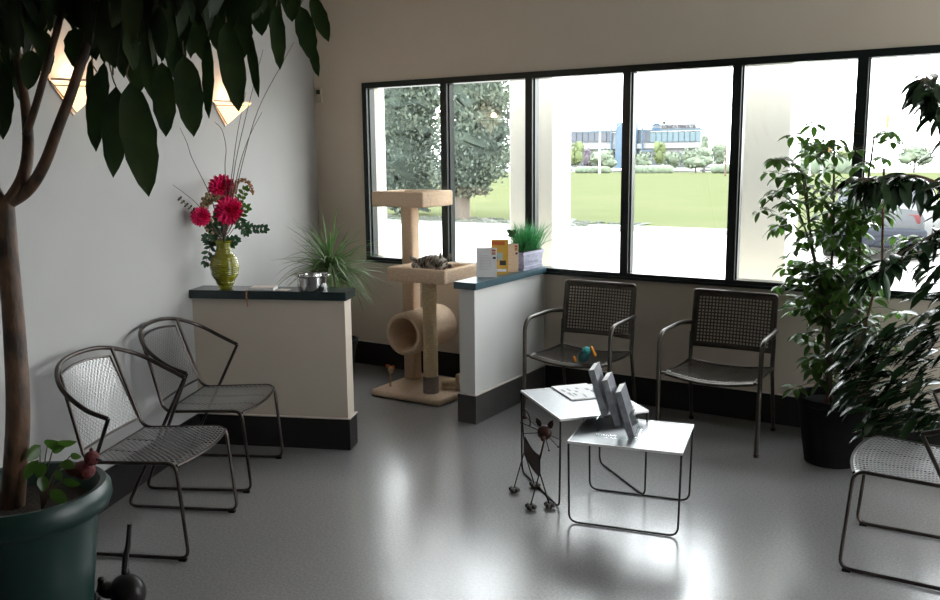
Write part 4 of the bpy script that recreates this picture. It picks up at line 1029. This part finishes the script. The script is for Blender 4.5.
# gravel and rough grass below the poplars
bm = NB(); random.seed(8)
pts = []
n = 40
a_ = [bm.verts.new((-26+17.5*i/n, yk+.32+random.uniform(0, .25), GZ+.035)) for i in range(n+1)]; b_ = [bm.verts.new((-26+17.5*i/n, yk+2.2+random.uniform(-.3, .5)+.6*math.sin(i*.8), GZ+.03)) for i in range(n+1)]
for i in range(n): bm.faces.new((a_[i], a_[i+1], b_[i+1], b_[i]))
for k in range(900):
    x = random.uniform(-26, -8.7); y = yk+random.uniform(.35, 2.2); ball(bm, (x, y, GZ+.03), random.uniform(.03, .09), 1, sc3=(1, 1, .6))
o = link('gravel_edging', bm, M['gravel'], None, smooth=False); tag(o, 'strip of pale gravel between the paving and the lawn under the poplars', 'gravel', kind='stuff')
# columns in front of the window
def column(x0, x1, y0, lab):
    t = thing('exterior_column', lab, 'column', ((x0+x1)/2, y0+.1, GZ), 0, 'white columns outside the window')
    bm = NB(); box(bm, x0, x1, y0, y0+.34, GZ, 4.2, bev=.012); link('shaft', bm, M['column'], t, True, smooth=False)
    bm = NB(); box(bm, x0-.03, x1+.03, y0-.03, y0+.37, GZ, GZ+.25); link('plinth', bm, M['column'], t, True, smooth=False)
column(-5.42, -5.13, 6.4, 'white column outside, at the left edge of the leftmost window')
column(-3.60, -3.20, 6.4, 'white column outside, behind the grass planter')
column(-1.72, -1.372, 6.4, 'white column outside, left of the green umbrella plant')
t = thing('wall_box', 'small beige box low down outside the leftmost window', 'box', tuple(aty(383.5, 251, 6.9)-Vector((0, 0, .0))), 0)
w_ = .04; bm = NB(); box(bm, -w_, w_, 0, .05, 0, .055, bev=.004); link('housing', bm, M['beigeplastic'], t, smooth=False)
bm = NB(); q = aty(383.5, 251, 6.9); tube(bm, [(0, .025, 0), (0, .025, GZ-q.z)], .012, 8); link('post', bm, M['beigeplastic'], t)

# poplars
def poplar(px_list, name, lab, yD, trunk, seed, n):
    """px_list: (v, u_left, u_right) crown outline rows at depth yD"""
    random.seed(seed)
    rows = []
    for v, ul, ur in px_list:
        a = aty(ul, v, yD); b = aty(ur, v, yD); rows.append(((a+b)/2, (b-a).length/2))
    bx = thing(name, lab, 'tree', (trunk[0], yD, GZ), 0, 'poplar trees on the lawn')
    bm = NB()
    cen = catmull([r_[0] for r_ in rows], 4); rad = []
    for i in range(len(rows)-1):
        for k in range(4): rad.append(rows[i][1]+(rows[i+1][1]-rows[i][1])*k/4)
    rad.append(rows[-1][1])
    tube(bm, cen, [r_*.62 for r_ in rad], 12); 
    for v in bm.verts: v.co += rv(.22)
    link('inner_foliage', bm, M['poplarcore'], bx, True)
    bm = NB()
    for k in range(n):
        i = random.randint(0, len(cen)-1); c = cen[i]; r_ = rad[i]; a = random.uniform(0, 2*PI)
        lump = .78+.22*math.sin(a*3+i*.9)+random.uniform(-.28, .16)
        p = c+Vector((math.cos(a)*r_*lump, math.sin(a)*r_*lump*.9, random.uniform(-.25, .25)))
        leaf(bm, p, Vector((math.cos(a)*.5, math.sin(a)*.5, random.uniform(-.3, 1)))+rv(.5), random.uniform(.10, .18), random.uniform(.07, .12), up=rv(1), droop=.2, seg=2, fold=.2)
    link('foliage', bm, M['poplar'], bx, True)
    bm = NB(); tube(bm, [Vector((trunk[0], yD, GZ)), Vector((trunk[0]+.02, yD, GZ+.5)), Vector(trunk[1])], [.27, .2], 12)
    for s in (-1, 1): tube(bm, [Vector((trunk[0]+.02, yD, GZ+.45)), Vector(trunk[1])+Vector((.5*s, 0, .3))], [.12, .07], 8)
    link('trunk', bm, M['trunk'], bx, True)
yT = 22.6
t0 = atz(462, 217, GZ); 
poplar([(189, 450, 482), (180, 443, 492), (170, 441, 500), (160, 441, 504), (140, 444, 510), (120, 446, 513), (100, 448, 512), (80, 450, 508), (55, 455, 503), (35, 462, 494)], 'poplar_tree', 'grey green poplar with bare forked trunk seen through the second window from the left', yT, (aty(462, 215, yT).x, tuple(aty(464, 190, yT))), 5, 8500)
poplar([(206, 395, 424), (196, 386, 432), (180, 381, 437), (160, 378, 440), (140, 377, 442), (120, 378, 443), (100, 379, 443), (80, 381, 441), (55, 386, 437), (35, 394, 428)], 'poplar_tree', 'darker dense poplar seen through the leftmost window behind the cat tree', yT+1.2, (aty(410, 211, yT+1.2).x, tuple(aty(410, 195, yT+1.2))), 6, 8500)
# far building
YF = 190
def Bq(u, v, y=YF): return aty(u, v, y)
bl = thing('office_building', 'pale blue and white office building across the lawn with a roof sign', 'building', tuple(Bq(640, 172)), 0)
def bbox(bm, u0, v0, u1, v1, y0, y1, mi=0):
    a = Bq(u0, v1, y0); b = Bq(u1, v0, y0); box(bm, a.x, b.x, y0, y1, a.z, b.z)
def bpart(name, mk, rects, y0, y1):
    bm = NB()
    for r_ in rects: bbox(bm, *r_, y0, y1)
    return link(name, bm, M[mk], bl, True, smooth=False)
bpart('wall', 'bwhite', [(571, 130.5, 701, 168.5)], YF, YF+18)
bpart('canopy_band', 'bwhite', [(570, 142.5, 702, 149.5)], YF-1.2, YF)
bpart('roof_edge', 'bmull', [(570, 130.3, 702, 131.2)], YF-.5, YF)
bpart('window', 'bglass2', [(570.5, 131.4, 612, 142)], YF-.4, YF)
bpart('window', 'bglass2', [(636.5, 131.4, 650, 142)], YF-.4, YF)
bpart('window', 'bglass', [(650, 131.4, 701, 142)], YF-.4, YF)
for u in [576, 582, 588, 594, 600, 606, 655.6, 661.3, 667, 672.6, 678.3, 684, 689.6, 695.3]: bpart('mullion', 'bmull', [(u-.2, 131.4, u+.2, 142)], YF-.6, YF-.4)
bpart('window', 'bglass2', [(572, 152, 614, 166)], YF-.4, YF); bpart('window', 'bglass2', [(637, 153, 699, 166)], YF-.4, YF)
bpart('tower', 'bblue', [(615, 122, 636.5, 168.5)], YF-1.6, YF)
bpart('pipe_frame', 'bblue', [(610.3, 123, 611.7, 151.3), (598, 149.8, 611.7, 151.3), (641.2, 123, 642.6, 151.3), (642, 149.8, 656, 151.3)], YF-2, YF-1.3)
bpart('roof_unit', 'bwhite', [(660, 121.5, 668, 124), (663, 121, 665, 131)], YF+6, YF+9)
def text_mesh(s, size, mtl, parent, loc, depth=.1, name='lettering'):
    cu = bpy.data.curves.new(name, 'FONT'); cu.body = s; cu.size = size; cu.offset = 0; cu.extrude = depth; cu.align_x = 'LEFT'
    o = bpy.data.objects.new('tmp', cu); COL.objects.link(o)
    dg = bpy.context.evaluated_depsgraph_get(); me = bpy.data.meshes.new_from_object(o.evaluated_get(dg)); bpy.data.objects.remove(o)
    w = max(v.co.x for v in me.vertices)
    for v in me.vertices: x, y, z = v.co; v.co = Vector((x, -z, y))
    me.materials.append(mtl); ob = bpy.data.objects.new(name, me); COL.objects.link(ob)
    return ob, w
bpart('sign_board', 'signwhite', [(651, 123.2, 700, 130.4)], YF-.35, YF+.1)
a_, b_ = Bq(661.5, 128.6, YF-.6), Bq(695.5, 128.6, YF-.6)
ob, w = text_mesh('KONICA MINOLTA', 1.15, M['signred'], None, None, .08, 'sign_lettering')
ob.parent = bl; base_ = Vector(bl.location); ob.location = a_-base_; sx = (b_.x-a_.x)/w
for v in ob.data.vertices: v.co.x *= sx
bm = NB(); lc = Bq(656.3, 126.7, YF-.6); rr_ = .85
for (z0, z1) in ((.32, 1), (-1, -.32), (-.02, .02)):
    poly = []
    for k in range(25):
        t_ = z0+(z1-z0)*k/24; poly.append((math.sqrt(max(0, 1-t_*t_)), t_))
    poly = poly + [(-x, z) for x, z in poly[::-1]]
    va = [bm.verts.new((lc.x+x*rr_*1.1, lc.y, lc.z+z*rr_)) for x, z in poly]; vb = [bm.verts.new((lc.x+x*rr_*1.1, lc.y+.15, lc.z+z*rr_)) for x, z in poly]
    nn = len(va)
    try:
        bm.faces.new(va); bm.faces.new(vb[::-1])
        for i in range(nn): bm.faces.new((va[i], va[(i+1) % nn], vb[(i+1) % nn], vb[i]))
    except ValueError: pass
bmesh.ops.remove_doubles(bm, verts=bm.verts, dist=1e-4)
link('sign_emblem', bm, M['logoblue'], bl, True, smooth=False)
for u in (658, 670, 682, 694): bpart('sign_support', 'bmull', [(u-.15, 127, u+.15, 131)], YF-.4, YF-.2)
# far trees
_ft = [0]
def fartree(u, v, ru, rv_, mk, lab, y=None, grp='trees in front of the office building', nm='round_tree'):
    _ft[0] += 1; y = (163, 169, 175, 181)[_ft[0] % 4]
    c = Bq(u, v, y); s_ = (Bq(u+ru, v, y)-c).length; h_ = abs((Bq(u, v-rv_, y)-c).z); g = Bq(u, 173, y).z
    g = GZ+.02+(zf-GZ-.02)*(y-yk)/(186-yk)
    t = thing(nm, lab, 'tree', (c.x, y, g), 0, grp); bm = NB()
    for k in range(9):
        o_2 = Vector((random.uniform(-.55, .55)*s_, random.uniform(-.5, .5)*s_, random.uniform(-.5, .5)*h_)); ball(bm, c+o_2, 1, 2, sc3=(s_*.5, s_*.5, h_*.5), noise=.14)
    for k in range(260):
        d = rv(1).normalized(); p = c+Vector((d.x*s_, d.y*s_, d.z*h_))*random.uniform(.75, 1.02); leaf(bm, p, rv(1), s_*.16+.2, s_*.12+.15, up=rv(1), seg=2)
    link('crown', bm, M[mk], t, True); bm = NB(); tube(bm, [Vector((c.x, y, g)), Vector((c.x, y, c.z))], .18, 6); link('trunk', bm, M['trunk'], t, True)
random.seed(77)
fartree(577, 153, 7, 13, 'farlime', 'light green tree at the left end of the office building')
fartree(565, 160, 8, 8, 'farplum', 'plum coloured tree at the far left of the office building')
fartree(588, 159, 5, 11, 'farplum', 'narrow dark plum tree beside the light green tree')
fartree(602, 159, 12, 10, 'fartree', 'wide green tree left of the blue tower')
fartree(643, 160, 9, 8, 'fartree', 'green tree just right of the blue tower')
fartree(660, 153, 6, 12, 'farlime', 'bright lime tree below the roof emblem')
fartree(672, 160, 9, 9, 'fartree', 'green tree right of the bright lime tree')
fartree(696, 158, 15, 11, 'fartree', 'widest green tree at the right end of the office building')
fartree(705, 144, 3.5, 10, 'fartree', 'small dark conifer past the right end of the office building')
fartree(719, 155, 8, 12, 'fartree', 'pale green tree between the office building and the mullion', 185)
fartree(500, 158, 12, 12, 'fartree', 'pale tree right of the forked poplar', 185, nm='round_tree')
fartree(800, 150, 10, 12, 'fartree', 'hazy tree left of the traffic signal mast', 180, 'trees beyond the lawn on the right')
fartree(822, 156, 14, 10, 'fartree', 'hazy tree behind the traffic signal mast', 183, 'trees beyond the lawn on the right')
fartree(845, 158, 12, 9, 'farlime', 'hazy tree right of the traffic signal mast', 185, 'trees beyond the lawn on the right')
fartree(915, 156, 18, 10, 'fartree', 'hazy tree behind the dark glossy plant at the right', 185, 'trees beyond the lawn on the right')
def hedge(u0, u1, v0, v1, y, lab):
    a = Bq(u0, v0, y); b = Bq(u1, v1, y); bm = NB(); n_ = int((b.x-a.x)/1.2)+2
    for k in range(n_): ball(bm, (a.x+(b.x-a.x)*k/(n_-1), y, b.z+.2), 1, 2, sc3=(1.1, .9, max(.5, (a.z-b.z))), noise=.12)
    o = link('hedge', bm, M['fartree'], None, True, loc=(a.x, y, b.z), smooth=True); tag(o, lab, 'hedge', 'low hedges across the lawn')
hedge(580, 606, 167, 171, 157, 'low hedge in front of the left half of the office building')
hedge(635, 668, 166, 171, 157, 'low hedge in front of the right half of the office building')
hedge(716, 740, 165, 170, 157, 'low hedge near the mullion right of the office building')
hedge(795, 850, 158, 168, 157, 'long hedge across the lawn behind the umbrella plant')
def gz(y): return GZ+.02+(zf-GZ-.02)*(y-yk)/(186-yk) if y < 186 else zf
def lpole(u, vt, y, r_, mk, lab, arm=None, grp='lamp posts across the lawn', nm='lamp_post', cat_='lamp post'):
    p = Bq(u, vt, y); g = gz(y); t = thing(nm, lab, cat_, (p.x, y, g), 0, grp)
    bm = NB(); tube(bm, [(p.x, y, g), (p.x, y, p.z)], [r_, r_*.7], 8); link('pole', bm, M[mk], t, True)
    if arm:
        e_ = Bq(u+arm, vt, y); bm = NB(); tube(bm, [(p.x, y, p.z), (e_.x, y, e_.z)], r_*.6, 6); link('arm', bm, M[mk], t, True)
        bm = NB(); box(bm, e_.x-.5, e_.x+.5, y-.25, y+.25, e_.z-.15, e_.z+.12); link('lamp_head', bm, M[mk], t, True, smooth=False)
    return t, p, g
lpole(568.5, 118, 150, .35, 'whitepole', 'thick white pole left of the office building', nm='white_pole', cat_='pole', grp=None)
lpole(600, 132, 154, .25, 'whitepole', 'white pole in front of the left office windows', nm='white_pole', cat_='pole', grp=None)
lpole(561.5, 126, 170, .2, 'pole', 'short dark lamp post at the far left of the office building', -2)
lpole(726.5, 142, 120, .14, 'bark', 'brown wooden post right of the office building', nm='wooden_post', cat_='post', grp=None)
t, p, g = lpole(825, 108, 90, .13, 'pole', 'traffic signal mast with long arm seen above the umbrella plant', nm='traffic_signal', cat_='traffic light', grp=None)
bm = NB(); e_ = Bq(883, 121, 90); s_ = Bq(825, 127, 90); tube(bm, [s_, e_], .07, 6); link('arm', bm, M['pole'], t, True)
def sig(u, v0, v1):
    a = Bq(u-1.8, v1, 90); b = Bq(u+1.8, v0, 90); bm = NB(); box(bm, a.x, b.x, 89.6, 90, a.z, b.z, bev=.03); link('signal_head', bm, M['signal'], t, True)
sig(888, 115, 128); sig(830, 140, 152)
lpole(811, 145, 120, .1, 'whitepole', 'thin white lamp post left of the traffic signal mast', None)
# far ground cars (pale)
for (u, v, lab) in [(563, 169.5, 'pale car parked at the far left of the office building'), (712, 168, 'pale car parked at the right end of the office building')]:
    p = Bq(u, v, 172); g = gz(172); t = thing('distant_car', lab, 'car', (p.x, 172, g), 0, 'cars parked by the office building')
    bm = NB(); box(bm, p.x-2.2, p.x+2.2, 171.2, 172.8, g+.3, g+.95, bev=.2); box(bm, p.x-1.3, p.x+1.1, 171.3, 172.7, g+.9, g+1.45, bev=.22); link('body', bm, M['bwhite'], t, True)
    for s in (-1.4, 1.4):
        bm = NB(); tube(bm, [(p.x+s, 171.15, g+.32), (p.x+s, 171.4, g+.32)], .32, 12); link('wheel', bm, M['tyre'], t, True)
# silver car near
car = thing('parked_car', 'silver car parked outside, seen through the leaves at the right', 'car', (aty(876, 240, 16.4).x-.1, 18.6, GZ), R(91))
def carbody():
    bm = NB()
    # sections along x (length 4.4) : (x, half width, z low, z belt)
    secs = [(-2.2, .62, .42, .78), (-2.12, .78, .30, .92), (-1.7, .86, .22, .98), (-.8, .88, .20, .98), (.4, .88, .20, .96), (1.3, .86, .22, .88), (1.9, .80, .25, .76), (2.2, .62, .34, .62)]
    rr2 = []
    for (x, w, zl, zb) in secs:
        rr2.append([bm.verts.new((x, y, z)) for y, z in ((-w*.9, zl), (-w, zl+.15), (-w, zb-.16), (-w*.9, zb-.02), (-w*.45, zb+.02), (w*.45, zb+.02), (w*.9, zb-.02), (w, zb-.16), (w, zl+.15), (w*.9, zl))])
    for a, b in zip(rr2, rr2[1:]):
        for k in range(10): bm.faces.new((a[k], a[(k+1) % 10], b[(k+1) % 10], b[k]))
    bm.faces.new(rr2[0][::-1]); bm.faces.new(rr2[-1]); return bm
link('body', carbody(), M['carpaint'], car)
bm = NB(); secs = [(-1.75, .70, .95), (-1.15, .66, 1.34), (-.3, .64, 1.42), (.35, .64, 1.38), (1.15, .72, .93)]; lo = []
rr2 = []
for (x, w, z) in secs: rr2.append([bm.verts.new(p) for p in ((x, -.78, .93), (x, -w, z-.04), (x, -w*.8, z), (x, w*.8, z), (x, w, z-.04), (x, .78, .93))])
for a, b in zip(rr2, rr2[1:]):
    for k in range(5): bm.faces.new((a[k], a[k+1], b[k+1], b[k])).material_index = 1 if k in (0, 4) else 0
for f in bm.faces:
    c_ = f.calc_center_median()
    if c_.x < -1.2 or c_.x > .6: f.material_index = 1
bm.faces.new(rr2[0]); bm.faces.new(rr2[-1][::-1])
link('cabin', bm, [M['carpaint'], M['carglass']], car)
for x in (-1.35, 1.35):
    for s in (-1, 1):
        bm = NB(); tube(bm, [(x, s*.70, .31), (x, s*.885, .31)], .31, 24); w_o = link('wheel', bm, M['tyre'], car)
        bm = NB(); tube(bm, [(x, s*.88, .31), (x, s*.895, .31)], .18, 16); link('hubcap', bm, M['carbumper'], w_o)
for s in (-1, 1):
    bm = NB(); box(bm, -2.17, -2.08, s*.58-.14, s*.58+.14, .68, .84, bev=.02); link('tail_light', bm, M['tail'], car)
bm = NB(); box(bm, -2.30, -2.12, -.84, .84, .28, .60, bev=.05); link('bumper', bm, M['carbumper'], car)
bm = NB(); box(bm, -2.225, -2.19, -.16, .16, .62, .72); link('number_plate', bm, M['white'], car, smooth=False)

# ------------------------------------------------------------------ light
w = bpy.data.worlds.new('sky'); sc.world = w; w.use_nodes = True; nt = w.node_tree; bg = nt.nodes['Background']
tc = nt.nodes.new('ShaderNodeTexCoord'); sep = nt.nodes.new('ShaderNodeSeparateXYZ'); rp = nt.nodes.new('ShaderNodeValToRGB')
nt.links.new(tc.outputs['Generated'], sep.inputs[0]); nt.links.new(sep.outputs['Z'], rp.inputs['Fac'])
rp.color_ramp.elements[0].position = 0; rp.color_ramp.elements[0].color = (1, 1, .99, 1)
rp.color_ramp.elements[1].position = 1; rp.color_ramp.elements[1].color = (.86, .93, 1, 1)
nt.links.new(rp.outputs['Color'], bg.inputs['Color']); bg.inputs['Strength'].default_value = 12.5
sc.view_settings.view_transform = 'Standard'; sc.view_settings.look = 'None'; sc.view_settings.gamma = 1; sc.view_settings.exposure = 0
try: sc.view_settings.use_curve_mapping = False
except Exception: pass
sc.cycles.use_denoising = True
sc.cycles.max_bounces = 10; sc.cycles.diffuse_bounces = 5; sc.cycles.glossy_bounces = 4; sc.cycles.transparent_max_bounces = 12; sc.cycles.transmission_bounces = 6
sc.cycles.sample_clamp_indirect = 6; sc.cycles.caustics_reflective = False; sc.cycles.caustics_refractive = False
